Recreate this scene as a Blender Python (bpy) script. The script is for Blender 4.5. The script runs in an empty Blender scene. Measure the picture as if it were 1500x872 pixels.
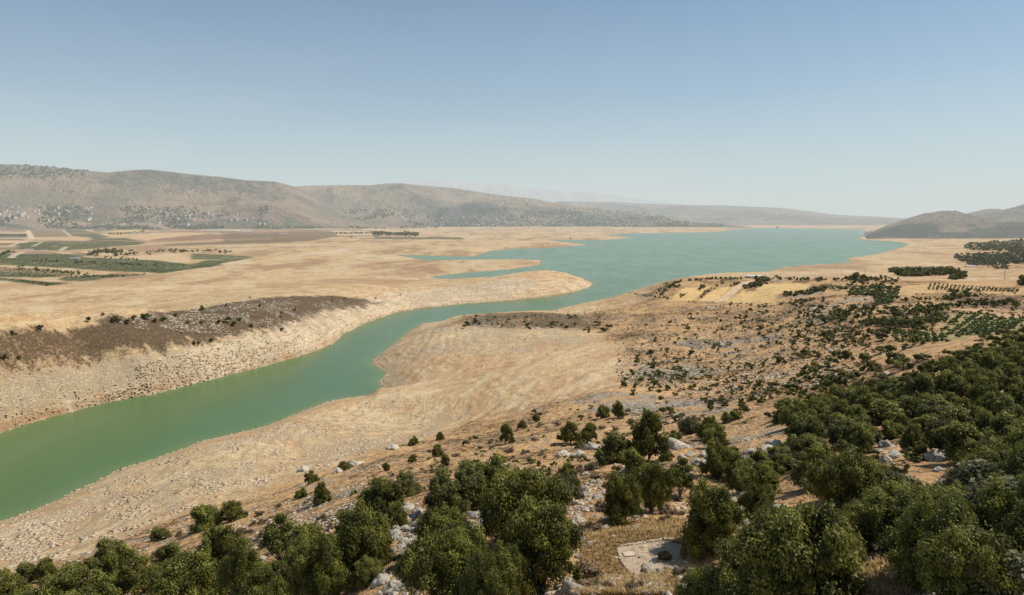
import bpy, math, random
import numpy as np
from mathutils import Vector, noise as mnoise
rng = np.random.default_rng(7); random.seed(7)
scene = bpy.context.scene
col = scene.collection
R = math.radians

# ------------------------------------------------------------------ camera
F = 1083.0; CH = 110.0
PITCH = math.atan(118.0 / F)
cp, sp_ = math.cos(PITCH), math.sin(PITCH)
cam_d = bpy.data.cameras.new('camera'); cam = bpy.data.objects.new('camera', cam_d); col.objects.link(cam)
cam.location = (0, 0, CH); cam.rotation_euler = (R(90) - PITCH, 0, 0)
cam_d.sensor_width = 36; cam_d.lens = 36 * F / 1500; cam_d.clip_start = 0.5; cam_d.clip_end = 120000
scene.camera = cam

def ray(px, py):
    px = np.asarray(px, float); py = np.asarray(py, float)
    a = (px - 750) / F; b = (436 - py) / F
    x = a; y = cp + b * sp_; z = -sp_ + b * cp
    h = np.hypot(x, y)
    return np.arctan2(x, y), z / h          # azimuth, slope
def ctl(px, py, d=None, z=None):             # a surveyed point: pixel plus distance or height
    az, m = ray(px, py)
    if d is None: d = (z - CH) / m
    return float(az), float(d), float(CH + m * d)

# ------------------------------------------------------------------ noise
_perm = np.random.default_rng(3).permutation(4096)
_ang = np.random.default_rng(4).uniform(0, 2 * np.pi, 4096); _gx = np.cos(_ang).astype(np.float32); _gy = np.sin(_ang).astype(np.float32)
def pn(x, y):
    xi = np.floor(x).astype(np.int64); yi = np.floor(y).astype(np.int64)
    fx = (x - xi).astype(np.float32); fy = (y - yi).astype(np.float32)
    u = fx * fx * fx * (fx * (fx * 6 - 15) + 10); v = fy * fy * fy * (fy * (fy * 6 - 15) + 10)
    def g(ix, iy, dx, dy):
        h = _perm[(_perm[ix & 4095] + iy) & 4095]
        return _gx[h] * dx + _gy[h] * dy
    a = g(xi, yi, fx, fy); b = g(xi + 1, yi, fx - 1, fy); c = g(xi, yi + 1, fx, fy - 1); d = g(xi + 1, yi + 1, fx - 1, fy - 1)
    return ((a + (b - a) * u) * (1 - v) + (c + (d - c) * u) * v) * 1.4
def fbm(x, y, s, o=4, g=0.5, seed=0):
    r = 0; a = 1; t = 0
    for k in range(o):
        r = r + a * pn(x / s + 17.3 * k + seed * 31.7, y / s + 9.1 * k - seed * 11.9); t += a; a *= g; s = s / 2.03
    return r / t
def ridged(x, y, s, o=4, seed=0, g=0.5):
    r = 0; a = 1; t = 0
    for k in range(o):
        r = r + a * (1 - 2.2 * np.abs(pn(x / s + 7.7 * k + seed * 13.1, y / s + 3.3 * k + seed * 5.9))); t += a; a *= g; s = s / 2.1
    return r / t
def sst(a, b, x):
    t = np.clip((x - a) / (b - a), 0, 1); return t * t * (3 - 2 * t)

def poly_sd(poly, X, Y):                     # signed distance, positive inside
    P = np.asarray(poly, float); Q = np.roll(P, -1, 0)
    shp = X.shape; X = X.ravel(); Y = Y.ravel(); out = np.empty(X.size)
    for s in range(0, X.size, 200000):
        x = X[s:s + 200000]; y = Y[s:s + 200000]
        dm = np.full(x.size, 1e30); ins = np.zeros(x.size, bool)
        for (x0, y0), (x1, y1) in zip(P, Q):
            ex, ey = x1 - x0, y1 - y0; L = ex * ex + ey * ey + 1e-20
            t = np.clip(((x - x0) * ex + (y - y0) * ey) / L, 0, 1)
            dm = np.minimum(dm, (x - x0 - t * ex) ** 2 + (y - y0 - t * ey) ** 2)
            c = (y0 > y) != (y1 > y)
            if c.any():
                xc = x0 + (y - y0) / (ey if ey else 1e-20) * ex
                ins ^= c & (x < xc)
        out[s:s + 200000] = np.sqrt(dm) * np.where(ins, 1, -1)
    return out.reshape(shp)

# ------------------------------------------------------------------ shoreline
shore_px = [(-400,930),(-150,820),(0,765),(38,753),(77,738),(102,724),(138,708),(176,688),(228,672),(262,660),(292,648),(330,639),(385,627),(421,612),
 (476,590),(518,582),(556,579),(568,572),(556,558),(567,546),(545,532),(556,521),(578,505),(600,485),(620,474),(661,469),(700,462),(750,459),
 (806,456),(850,445),(894,436),(933,425),(960,416),(1010,409),(1060,404),(1110,401),(1135,396),(1153,391),(1207,387),(1247,385),(1241,379),
 (1287,372),(1321,363),(1332,357),(1308,354),(1260,351),(1260,347),(1273,340),(1262,336.2),(1200,334.8),(1140,334.4),(1100,334),(1087,335.5),(1047,340),
 (980,341),(913,342.6),(885,344),(927,349),(873,352),(799,351),(830,355),(860,359),(807,363),(756,364.5),(719,367.5),(692,376),(647,375),(575,373.5),
 (612,379),(620,382),(687,381),(767,380),(793,382),(791,388),(745,395),(687,399),(628,406),(647,409),(700,408),(753,411),(841,412.5),
 (868,415),(865,420),(841,428),(793,436),(740,441),(683,445),(614,452),(573,460),(534,474),(504,489),(485,505),(463,514),(421,527),(380,538),
 (340,548),(289,561),(220,578),(151,590),(96,605),(41,620),(0,633),(-150,678),(-400,760)]
def flat(px, py, z=0.):
    a, d, _ = ctl(px, py, z=z); return d * math.sin(a), d * math.cos(a)
shore_w = [flat(*p) for p in shore_px]

# ------------------------------------------------------------------ polar ground grid
def lns(a, b, st): return np.exp(np.arange(math.log(a), math.log(b), st))
DD = np.concatenate([lns(10, 420, .0064), lns(420, 1150, .0046), lns(1150, 11000, .0085)])
NA = 1280
AZ = np.linspace(R(-46), R(46), NA)
A2, D2 = np.meshgrid(AZ, DD, indexing='ij')
X = D2 * np.sin(A2); Y = D2 * np.cos(A2); LD = np.log(D2)
print('grid', X.shape)
def ws_at(x, y):
    dd = np.hypot(x, y)
    s = -poly_sd(shore_w, x, y)               # positive on land
    n = fbm(x, y, 26, 4, .6, 1) * (0.8 + .0035 * dd) + fbm(x, y, 140, 3, .5, 2) * (.002 * dd)
    return s + n * sst(0, 6, np.abs(s) + 3)
S = ws_at(X, Y)
i_sp = shore_px.index((1308,354))
def line_d(L, x, y):
    dm = np.full(x.shape, 1e30)
    for (x0, y0), (x1, y1) in zip(L[:-1], L[1:]):
        ex, ey = x1 - x0, y1 - y0; t = np.clip(((x - x0) * ex + (y - y0) * ey) / (ex * ex + ey * ey + 1e-9), 0, 1)
        dm = np.minimum(dm, (x - x0 - t * ex) ** 2 + (y - y0 - t * ey) ** 2)
    return np.sqrt(dm)
def side(x, y):                               # 1 on the near bank, 0 on the far bank
    a = line_d(shore_w[:i_sp:2] + [shore_w[i_sp]], x, y); b = line_d(shore_w[i_sp::2], x, y); return sst(-.2, .2, (b - a) / (a + b + 1e-6))
SD = side(X[::4, ::4], Y[::4, ::4])
def ramp(s, d, sd): return 1 - np.exp(-np.maximum(s, 0) / ((12 + .05 * d) * (1 - sd) + (30 + .11 * d) * sd))

cpts = [  # pixel x, pixel y, distance in metres, or z=
 (750,872,38),(900,872,36),(1250,860,33),(1450,800,35),(600,872,48),(450,872,62),(300,865,88),(150,868,120),(0,862,150),(-200,880,200),(-200,960,130),
 (520,745,92),(650,742,78),(770,835,52),(900,815,50),(960,800,54),(1040,800,50),(300,790,125),(410,765,112),
 (0,800,229),(150,757,232),(300,690,255),(450,655,290),(600,620,330),(0,835,195),(150,802,178),(250,765,190),(350,735,195),(450,700,205),(560,660,235),(640,640,262),(740,630,250),(700,600,330),(820,590,300),(900,568,315),
 (750,540,425),(620,505,560),(830,505,500),(700,478,640),(745,463,700),(680,466,700),(800,462,690),(880,480,600),(840,458,800),
 (950,675,98),(830,650,145),(700,680,125),(600,700,125),(880,620,200),(1000,600,215),(1100,600,185),(1060,640,130),(1200,690,74),(1100,710,82),
 (1180,625,112),(1050,555,350),(950,520,420),(1090,530,400),(1000,470,580),(1050,435,800),(980,414,930),(1060,407,1000),(1120,406,1010),(900,455,760),(930,440,850),
 (1180,500,400),(1200,560,240),(1300,560,180),(1300,525,235),(1240,450,520),(1300,430,600),(1230,404,850),(1180,407,930),(1320,408,800),(1400,470,400),(1380,440,520),(1450,420,680),(1420,408,800),(1500,408,760),
 (1490,450,480),(1450,500,250),(1450,540,150),(1450,620,92),(1600,620,85),(1650,500,230),(1700,430,500),(1600,800,33),(1350,700,66),(1700,860,28),(1350,800,42),
 (1480,395,1100),(1600,390,1100),
 (300,500,560),(200,520,505),(100,540,470),(0,546,450),(400,485,610),(450,466,690),(200,465,650),(0,486,575),(100,475,610),(300,449,720),(400,433,800),(470,432,830),(530,438,850),
 (620,433,960),(700,425,1020),(800,421,1030),(-200,520,500),(-200,580,400),(0,590,415),(150,560,450),
]
zp = [(-200,470,7),(0,462,7),(200,440,7),(400,418,7),(550,410,5),(300,400,8),(0,420,8),(500,390,6),(400,380,8),(200,380,9),(0,380,9),(-300,380,10),(600,395,4),(700,402,3.5),(760,386,3),
 (700,370,4),(600,360,6),(800,355,4),(850,347,4),(700,350,6),(900,338,5),(1000,336.5,5),(500,350,9),(300,355,9),(0,350,12),(0,335,16),(300,335,14),(600,338,10),(800,335,8),(1100,331,6),
 (1270,360,5),(1350,365,6),(1300,345,4),(1400,352,7),(1200,395,6),(1300,395,8),(1350,385,8),(1400,395,10),(1400,375,9),(1500,375,12),(1500,355,14),(1200,331,5),(1400,341,10),(1600,345,20)]
pts = [ctl(a, b, d=c) for a, b, c in cpts] + [ctl(a, b, z=c) for a, b, c in zp]
pts.append((0.0, 8.0, 96.0)); pts.append((-.6, 10., 94.0)); pts.append((.6, 8., 98.0))
P = np.array(pts)
px_, py_ = P[:, 1] * np.sin(P[:, 0]), P[:, 1] * np.cos(P[:, 0])
tgt = P[:, 2] / np.clip(ramp(ws_at(px_, py_), P[:, 1], side(px_, py_)), .3, 1)
U = np.stack([P[:, 0] * 2.6, np.log(P[:, 1])], 1)
def tk(r2): return .5 * r2 * np.log(r2 + 1e-12)
n = len(U); K = tk(((U[:, None] - U[None]) ** 2).sum(-1)) + np.eye(n) * 2e-3
Pm = np.c_[np.ones(n), U]
W = np.linalg.solve(np.block([[K, Pm], [Pm.T, np.zeros((3, 3))]]), np.r_[tgt, 0, 0, 0])
def tps(az, ld):
    shp = az.shape; a = az.ravel() * 2.6; l = ld.ravel(); o = np.empty(a.size)
    for s in range(0, a.size, 40000):
        aa, ll = a[s:s + 40000], l[s:s + 40000]
        o[s:s + 40000] = tk((aa[:, None] - U[None, :, 0]) ** 2 + (ll[:, None] - U[None, :, 1]) ** 2) @ W[:n] + W[n] + aa * W[n + 1] + ll * W[n + 2]
    return o.reshape(shp)
base = tps(A2[::4, ::4], LD[::4, ::4])
# bilinear upsample of the smooth field
def up(f, n0, n1):
    i = np.minimum(np.arange(n0) / 4, f.shape[0] - 1.001); j = np.minimum(np.arange(n1) / 4, f.shape[1] - 1.001)
    i0 = i.astype(int); j0 = j.astype(int); fi = (i - i0)[:, None]; fj = (j - j0)[None]
    g = lambda a, b: f[np.ix_(a, b)]
    return (g(i0, j0) * (1 - fj) + g(i0, j0 + 1) * fj) * (1 - fi) + (g(i0 + 1, j0) * (1 - fj) + g(i0 + 1, j0 + 1) * fj) * fi
base = up(base, *X.shape)
base = np.maximum(base, 2.5)
rp = ramp(S, D2, up(SD, *X.shape))

# zones are polygons surveyed from the photograph, kept in (azimuth, log distance) on the ground
Zg = base * rp + .25 * sst(0, 3, S)
Zg = np.where(S < 0, np.maximum(S * .12, -6), Zg)
def make_at(Z):
    M = (np.maximum(Z, 0) - CH) / D2
    CM = np.maximum.accumulate(M, axis=1)
    def at(px, py, zadd=0.):
        az, m = ray(np.atleast_1d(px), np.atleast_1d(py))
        fi = np.clip((az - AZ[0]) / (AZ[1] - AZ[0]), 0, NA - 1); ci = np.rint(fi).astype(int)
        out = np.empty((len(az), 3)); ok = np.ones(len(az), bool)
        for k in range(len(az)):
            c = ci[k]; j = int(np.searchsorted(CM[c], m[k]))
            if j >= len(DD): ok[k] = False; j = len(DD) - 1
            if j > 0 and ok[k]:
                a, b = M[c, j - 1], M[c, j]; t = 1. if b == a else min(max((m[k] - a) / (b - a), 0), 1)
                d = DD[j - 1] + t * (DD[j] - DD[j - 1])
            else: d = DD[j]
            out[k] = (d * math.sin(az[k]), d * math.cos(az[k]), CH + m[k] * d)
        return out, ok
    return at
at0 = make_at(Zg)
NZ1 = fbm(A2 * 40, LD * 130, 1.0, 4, .6, 5)      # ragged zone edges
def zone(poly, soft=.006, rag=.012, at=at0):
    p, ok = at([q[0] for q in poly], [q[1] for q in poly])
    u = [(math.atan2(a, b), math.log(math.hypot(a, b))) for a, b, c in p]
    u = np.array(u); lo = u.min(0) - .08; hi = u.max(0) + .08
    out = np.zeros(X.shape, np.float32)
    i0, i1 = np.searchsorted(AZ, [lo[0], hi[0]]); j0, j1 = np.searchsorted(np.log(DD), [lo[1], hi[1]])
    if i1 <= i0 or j1 <= j0: return out
    sl = (slice(i0, i1), slice(j0, j1))
    sd = poly_sd(u, A2[sl], LD[sl]) + NZ1[sl] * rag
    out[sl] = sst(-soft, soft, sd)
    return out
def c0(l, ox, oy, s): return [(ox + a / s, oy + b / s) for a, b in l]
upland = zone([(-400,960),(-200,900),(0,848),(80,824),(150,800),(230,765),(330,735),(430,703),(500,680),(560,657),(640,637),(700,617),(760,602),(830,587),(905,570),(920,540),(905,505),(880,488),(830,480),(760,478),(690,478),(664,476),(672,467),(740,459),(800,458),(830,462),(880,455),(930,442),(950,422),(975,413),(1050,408),(1105,406),(1180,409),(1300,411),(1370,410),(1440,411),(1500,409),(1700,409),(1800,600),(1800,1400),(750,1500),(-400,1300)], .02, .05)
farveg = zone(c0([(1200,300),(1290,285),(1500,270),(1700,260),(1700,500),(1500,440),(1330,430),(1200,440),(1120,390)],1100,280,3.75), .02, .05)
upland = np.maximum(upland, farveg)
brown = zone([(-300,500),(0,487),(60,480),(130,472),(200,465),(300,450),(400,435),(470,433),(530,439),(560,444),(500,452),(470,457),(440,470),(400,486),(330,497),(270,506),(200,518),(150,526),(60,541),(0,546),(-200,575),(-400,600)], .008, .022)
cliff = zone([(100,604),(200,575),(190,545),(240,522),(330,497),(440,468),(480,448),(540,436),(640,422),(720,412),(800,416),(862,416),(860,424),(740,440),(690,444),(614,451),(573,459),(534,473),(504,488),(485,504),(400,533),(300,559)], .015, .05)
knoll = zone([(655,480),(670,466),(750,458),(830,458),(900,462),(880,480),(800,481),(720,480)], .03, .06)
terr_px = (948, 822)
tp, _ = at0([terr_px[0]], [terr_px[1]]); TC = tp[0]
# relief
rock_amp = np.clip(cliff * .7 + .2 + .25 * knoll, 0, 1.3)
blk = ridged(X, Y, 14, 5, 3) 
rel = fbm(X, Y, 60, 4, .5, 6) * (1.2 + .0005 * D2) * (1 - cliff) + fbm(X, Y, 7, 3, .6, 7) * .28 + np.where(D2 < 1400, blk, 0) * rock_amp * 1.25
gul = np.abs(fbm(X, Y, 34, 5, .7, 8)) * -1.7 * (1 - upland) * sst(4, 40, S) * sst(1400, 700, D2)
strat = np.sin((base + fbm(X, Y, 25, 4, .6, 12) * 2.0) * 2 * np.pi / 1.7) * (.20 + .35 * cliff) * (1 - upland) * sst(2, 14, S) * sst(1100, 700, D2)
upr = upland * (fbm(X, Y, 22, 4, .6, 9) * 1.7 * sst(70, 160, D2) + fbm(X, Y, 5, 3, .6, 10) * .35)
Z = base * rp + .25 * sst(0, 3, S) + (rel + gul + strat + upr) * sst(0, 14, S) * np.clip((base * rp) / 6, .12, 1)
Z = np.where(S > 0, np.maximum(Z, .12 + .02 * np.minimum(S, 40)), np.maximum(S * .12, -6))
# the drained bed falls steadily to the near shore
nx = np.full(X.shape, 1e9); run = np.full(NA, 1e9)
for j in range(len(DD) - 1, -1, -1):
    run = np.where(S[:, j] < 0, DD[j], run); nx[:, j] = run
pxc = 750 + F * np.tan(AZ); wcol = np.maximum(sst(665, 640, pxc), sst(815, 835, pxc) * sst(955, 935, pxc))[:, None]
capz = np.maximum(CH * (1 - D2 / nx), 0) * .93 + .1
def boxs(f, k):
    c = np.cumsum(np.concatenate([np.repeat(f[:1], k + 1, 0), f, np.repeat(f[-1:], k, 0)]), 0); return (c[2 * k + 1:] - c[:-2 * k - 1]) / (2 * k + 1)
ok_ = (nx < 1e8) * 1.
capz = boxs(boxs(capz * ok_, 14), 10) / np.maximum(boxs(boxs(ok_, 14), 10), 1e-3); capz = np.minimum(capz, .1 + np.maximum(S, 0) * .55)
soft_ = -np.log(np.exp(-np.clip(Z, -5, 110) / 1.2) + np.exp(-np.clip(capz, 0, 110) / 1.2)) * 1.2
sdw = up(SD, *X.shape) * wcol * (S > 0) * (nx < 1e8)
Zc = np.where(Z > capz - 3, np.minimum(np.maximum(soft_, .1), capz), Z); Z = Z * (1 - sdw) + Zc * sdw
# level ground at the small stone terrace
dt = np.hypot(X - TC[0], Y - TC[1])
Z = Z * sst(4.2, 8.0, dt) + (TC[2] + .0) * (1 - sst(4.2, 8.0, dt))
at = make_at(Z)
def zat(x, y):
    x = np.asarray(x, float); y = np.asarray(y, float)
    fi = np.clip((np.arctan2(x, y) - AZ[0]) / (AZ[1] - AZ[0]), 0, NA - 1.001); d = np.hypot(x, y)
    j = np.clip(np.searchsorted(DD, d) - 1, 0, len(DD) - 2); i = fi.astype(int); a = fi - i; b = np.clip((d - DD[j]) / (DD[j + 1] - DD[j]), 0, 1)
    return (Z[i, j] * (1 - a) + Z[i + 1, j] * a) * (1 - b) + (Z[i, j + 1] * (1 - a) + Z[i + 1, j + 1] * a) * b

# ------------------------------------------------------------------ mesh helpers
def mk_mesh(name, V, faces, k, mat, smooth=False):
    V = np.ascontiguousarray(V, np.float32); faces = np.ascontiguousarray(faces, np.int32)
    me = bpy.data.meshes.new(name); nf = len(faces)
    me.vertices.add(len(V)); me.vertices.foreach_set('co', V.ravel())
    me.loops.add(nf * k); me.loops.foreach_set('vertex_index', faces.ravel())
    me.polygons.add(nf); me.polygons.foreach_set('loop_start', np.arange(0, nf * k, k, dtype=np.int32))
    if smooth: me.polygons.foreach_set('use_smooth', np.ones(nf, bool))
    me.update(calc_edges=True)
    if mat: me.materials.append(mat)
    return me
def cattr(me, name, C):
    a = me.attributes.new(name, 'FLOAT_COLOR', 'POINT'); C = np.asarray(C, np.float32)
    if C.shape[1] == 3: C = np.c_[C, np.ones(len(C), np.float32)]
    a.data.foreach_set('color', np.ascontiguousarray(C, np.float32).ravel())
def link(name, me, kind=None, parent=None, loc=None):
    o = bpy.data.objects.new(name, me); col.objects.link(o)
    if kind: o['kind'] = kind
    if parent: o.parent = parent
    if loc is not None: o.location = loc
    return o
def gridfaces(n0, n1, keep=None):
    i = np.arange(n0 * n1).reshape(n0, n1)
    f = np.stack([i[:-1, :-1], i[1:, :-1], i[1:, 1:], i[:-1, 1:]], -1)[..., ::1]
    if keep is not None: f = f[keep]
    return f.reshape(-1, 4)
def compact(V, f, *attrs):
    u, inv = np.unique(f, return_inverse=True)
    return (V[u], inv.reshape(f.shape)) + tuple(a[u] for a in attrs)

# ------------------------------------------------------------------ material helpers
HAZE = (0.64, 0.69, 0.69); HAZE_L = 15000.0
class NT:
    def __init__(s, name):
        s.m = bpy.data.materials.new(name); s.m.use_nodes = True; s.t = s.m.node_tree; s.t.nodes.clear()
        s.out = s.n('ShaderNodeOutputMaterial')
    def n(s, typ, **kw):
        nd = s.t.nodes.new(typ)
        for k, v in kw.items(): setattr(nd, k, v)
        return nd
    def l(s, a, b): s.t.links.new(a, b)
    def set(s, sock, v):
        if hasattr(v, 'is_output') or hasattr(v, 'links'): s.l(v, sock)
        else: sock.default_value = v
    def math(s, op, a, b=0., c=0.):
        nd = s.n('ShaderNodeMath', operation=op); s.set(nd.inputs[0], a); s.set(nd.inputs[1], b); s.set(nd.inputs[2], c); return nd.outputs[0]
    def mix(s, f, a, b, mode='MIX'):
        nd = s.n('ShaderNodeMix', data_type='RGBA', blend_type=mode); s.set(nd.inputs[0], f)
        for i, v in ((6, a), (7, b)):
            if isinstance(v, tuple): v = (*v, 1.) if len(v) == 3 else v
            s.set(nd.inputs[i], v)
        return nd.outputs[2]
    def pos(s, sc=(1, 1, 1), obj=False):
        if obj: p = s.n('ShaderNodeTexCoord').outputs['Object']
        else: p = s.n('ShaderNodeNewGeometry').outputs['Position']
        v = s.n('ShaderNodeVectorMath', operation='MULTIPLY'); s.l(p, v.inputs[0]); v.inputs[1].default_value = sc; return v.outputs[0]
    def noise(s, vec, scale, det=4, rough=.55, dist=0):
        nd = s.n('ShaderNodeTexNoise'); s.l(vec, nd.inputs['Vector']); nd.inputs['Scale'].default_value = scale; nd.inputs['Detail'].default_value = det
        nd.inputs['Roughness'].default_value = rough; nd.inputs['Distortion'].default_value = dist; return nd.outputs[0]
    def vor(s, vec, scale, feat='F1', out='Distance', rnd=1.):
        nd = s.n('ShaderNodeTexVoronoi', feature=feat); s.l(vec, nd.inputs['Vector']); nd.inputs['Scale'].default_value = scale; nd.inputs['Randomness'].default_value = rnd; return nd.outputs[out]
    def rng(s, v, a, b, c=0., d=1., sm=True):
        nd = s.n('ShaderNodeMapRange'); nd.interpolation_type = 'SMOOTHSTEP' if sm else 'LINEAR'
        s.set(nd.inputs[0], v)
        for i, q in enumerate((a, b, c, d)): s.set(nd.inputs[i + 1], q)
        return nd.outputs[0]
    def attr(s, name):
        return s.n('ShaderNodeAttribute', attribute_name=name)
    def sep(s, c):
        nd = s.n('ShaderNodeSeparateColor'); s.l(c, nd.inputs[0]); return nd.outputs
    def bump(s, h, st, dist):
        nd = s.n('ShaderNodeBump'); s.l(h, nd.inputs['Height']); nd.inputs['Strength'].default_value = st; nd.inputs['Distance'].default_value = dist; return nd.outputs[0]
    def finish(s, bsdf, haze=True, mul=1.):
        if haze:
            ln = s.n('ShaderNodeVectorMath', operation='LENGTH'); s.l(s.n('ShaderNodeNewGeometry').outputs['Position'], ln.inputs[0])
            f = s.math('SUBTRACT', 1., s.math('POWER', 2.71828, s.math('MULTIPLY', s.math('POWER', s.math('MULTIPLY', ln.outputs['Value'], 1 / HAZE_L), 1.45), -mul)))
            e = s.n('ShaderNodeEmission'); e.inputs[0].default_value = (*HAZE, 1)  # aerial haze painted into the surface as a glow that grows with distance
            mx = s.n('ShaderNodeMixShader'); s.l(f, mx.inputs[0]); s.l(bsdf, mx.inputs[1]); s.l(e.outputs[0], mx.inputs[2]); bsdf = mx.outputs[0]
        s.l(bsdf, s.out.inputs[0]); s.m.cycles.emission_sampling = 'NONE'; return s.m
    def diff(s, c, nrm=None, rough=.9, spec=.15):
        b = s.n('ShaderNodeBsdfPrincipled'); s.set(b.inputs['Base Color'], (*c, 1.) if isinstance(c, tuple) else c)
        b.inputs['Roughness'].default_value = rough; b.inputs['Specular IOR Level'].default_value = spec
        if nrm is not None: s.l(nrm, b.inputs['Normal'])
        return b.outputs[0]

def ground_mat():
    t = NT('dry_ground'); c = t.attr('col').outputs['Color']; mk = t.sep(t.attr('mask').outputs['Color'])
    p = t.pos(); rock, veg, bed = mk[0], mk[1], mk[2]
    n1 = t.noise(p, .9, 5, .65); n2 = t.noise(p, .12, 5, .6); n3 = t.noise(p, 4.0, 3, .6)
    k = t.math('ADD', t.rng(n1, .25, .75, .48, 1.46, False), t.rng(n2, .3, .7, -.16, .16, False))
    kk = t.n('ShaderNodeCombineXYZ'); [t.l(k, kk.inputs[i]) for i in range(3)]
    base = t.mix(1., c, kk.outputs[0], 'MULTIPLY')
    # red and pale drifts following old water levels
    def lv(a, b):
        c_ = t.n('ShaderNodeCombineXYZ'); t.l(t.math('MULTIPLY', t.attr('level').outputs['Fac'], b), c_.inputs[2]); ad = t.n('ShaderNodeVectorMath', operation='ADD'); t.l(t.pos((a, a, 0)), ad.inputs[0]); t.l(c_.outputs[0], ad.inputs[1]); return ad.outputs[0]
    st = t.noise(lv(.022, .75), 1.0, 6, .72, .5)
    base = t.mix(t.math('MULTIPLY', bed, t.rng(st, .50, .60, 0, .5)), base, (.37, .195, .095))
    base = t.mix(t.math('MULTIPLY', bed, t.rng(st, .47, .38, 0, .6)), base, (.56, .45, .29))
    st2 = t.noise(lv(.05, 3.2), 1.3, 5, .72, .3)
    base = t.mix(t.math('MULTIPLY', bed, t.rng(st2, .53, .62, 0, .45)), base, (.25, .155, .09))
    # broken limestone
    v1 = t.vor(t.pos((1, 1, 1)), .42); wp = t.n('ShaderNodeTexNoise'); t.l(p, wp.inputs['Vector']); wp.inputs['Scale'].default_value = .5; wp.inputs['Detail'].default_value = 4; wv = t.n('ShaderNodeVectorMath', operation='MULTIPLY_ADD'); t.l(wp.outputs['Color'], wv.inputs[0]); wv.inputs[1].default_value = (3.5, 3.5, 3.5); t.l(p, wv.inputs[2]); v2 = t.vor(wv.outputs[0], .7, 'DISTANCE_TO_EDGE'); pr = t.noise(p, .33, 5, .7)
    thr = t.math('SUBTRACT', 1.02, t.math('MULTIPLY', rock, .75))
    rm = t.rng(t.math('ADD', t.math('ADD', t.math('MULTIPLY', pr, .8), t.math('MULTIPLY', n1, .5)), t.math('MULTIPLY', bed, t.math('MULTIPLY', t.math('SUBTRACT', st2, .5), .7))), t.math('SUBTRACT', thr, .05), t.math('ADD', thr, .04))
    rc = t.mix(t.rng(n3, .3, .7), t.mix(bed, (.29, .235, .165), (.38, .285, .18)), t.mix(bed, (.52, .45, .36), (.66, .52, .34)))
    rc = t.mix(t.rng(v2, .10, .0, 0, .8), rc, (.13, .10, .07))
    base = t.mix(rm, base, rc)
    # dry scrub specks
    sv = t.noise(p, .55, 4, .75); sm = t.rng(t.math('ADD', sv, t.math('MULTIPLY', veg, .22)), .62, .70)
    base = t.mix(t.math('MULTIPLY', sm, t.rng(veg, .02, .3)), base, t.mix(t.rng(n3, .35, .65), (.055, .045, .026), (.17, .115, .055)))
    h = t.math('ADD', t.math('ADD', t.math('MULTIPLY', n1, .5), t.math('MULTIPLY', n3, .18)), t.math('ADD', t.math('MULTIPLY', t.math('MULTIPLY', rm, v2), .8), t.math('MULTIPLY', sm, .3)))
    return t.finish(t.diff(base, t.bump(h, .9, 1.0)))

# ------------------------------------------------------------------ ground colours
def lerp(C, m, c, k=1.): 
    m = (m * k)[..., None]; return C * (1 - m) + np.array(c, np.float32) * m
nA = fbm(X, Y, 300, 4, .55, 20); nB = fbm(X, Y, 45, 4, .6, 21); nC = fbm(X, Y, 12, 4, .6, 22)
C = np.ones(X.shape + (3,), np.float32) * np.array((.48, .345, .185), np.float32)
C = lerp(C, sst(.0, .45, nB), (.44, .27, .135), .65); C = lerp(C, sst(.05, .5, -nB), (.56, .44, .27), .7); C = lerp(C, sst(.1, .6, nA), (.45, .26, .13), .5)
plain = sst(1150, 1500, D2) * (1 - upland)
C = lerp(C, plain * sst(-.2, .3, nA), (.42, .305, .17), .7)
nS = fbm(X, Y * .35, 170, 5, .65, 31); C = lerp(C, plain * sst(.02, .25, nS), (.29, .18, .10), .8); nT = fbm(X * .6, Y * .25, 40, 4, .65, 37); C = lerp(C, plain * sst(.1, .35, nT), (.33, .21, .12), .6); C = lerp(C, sst(700, 900, D2) * (1 - upland) * sst(.12, .3, nT) * (1 - cliff), (.27, .165, .09), .5); C = lerp(C, plain * sst(.08, .35, -nS), (.52, .42, .30), .7)
# wet dark line and pale bank at the water
C = lerp(C, sst(16, 5, S) * sst(1.0, 5, S) * sst(1500, 500, D2), (.52, .40, .25), .5)
C = lerp(C, sst(3.0, .8, S), (.26, .17, .09), .85)
rockm = .08 + .25 * sst(.1, .5, nB) + 0 * S
rockm = np.maximum(rockm, cliff * (.42 + .7 * nB + .4 * nC))
nearbed = zone([(-300,880),(0,770),(150,712),(300,655),(420,620),(600,600),(700,600),(640,635),(500,678),(330,733),(150,795),(0,845),(-300,930)], .02, .03)
rockm = np.maximum(rockm, nearbed * (.42 + .5 * nB + .25 * nC))
rockm = np.maximum(rockm, sst(30, 6, S) * sst(0, 4, S) * sst(700, 500, D2) * (.55 + .4 * nB))
pen = zone([(560,520),(620,480),(700,475),(850,480),(900,500),(800,520),(700,520),(600,530)], .02, .05)
rockm = np.maximum(rockm, pen * (.45 + .45 * nB))
C = lerp(C, cliff, (.55, .45, .32), .75)
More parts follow.
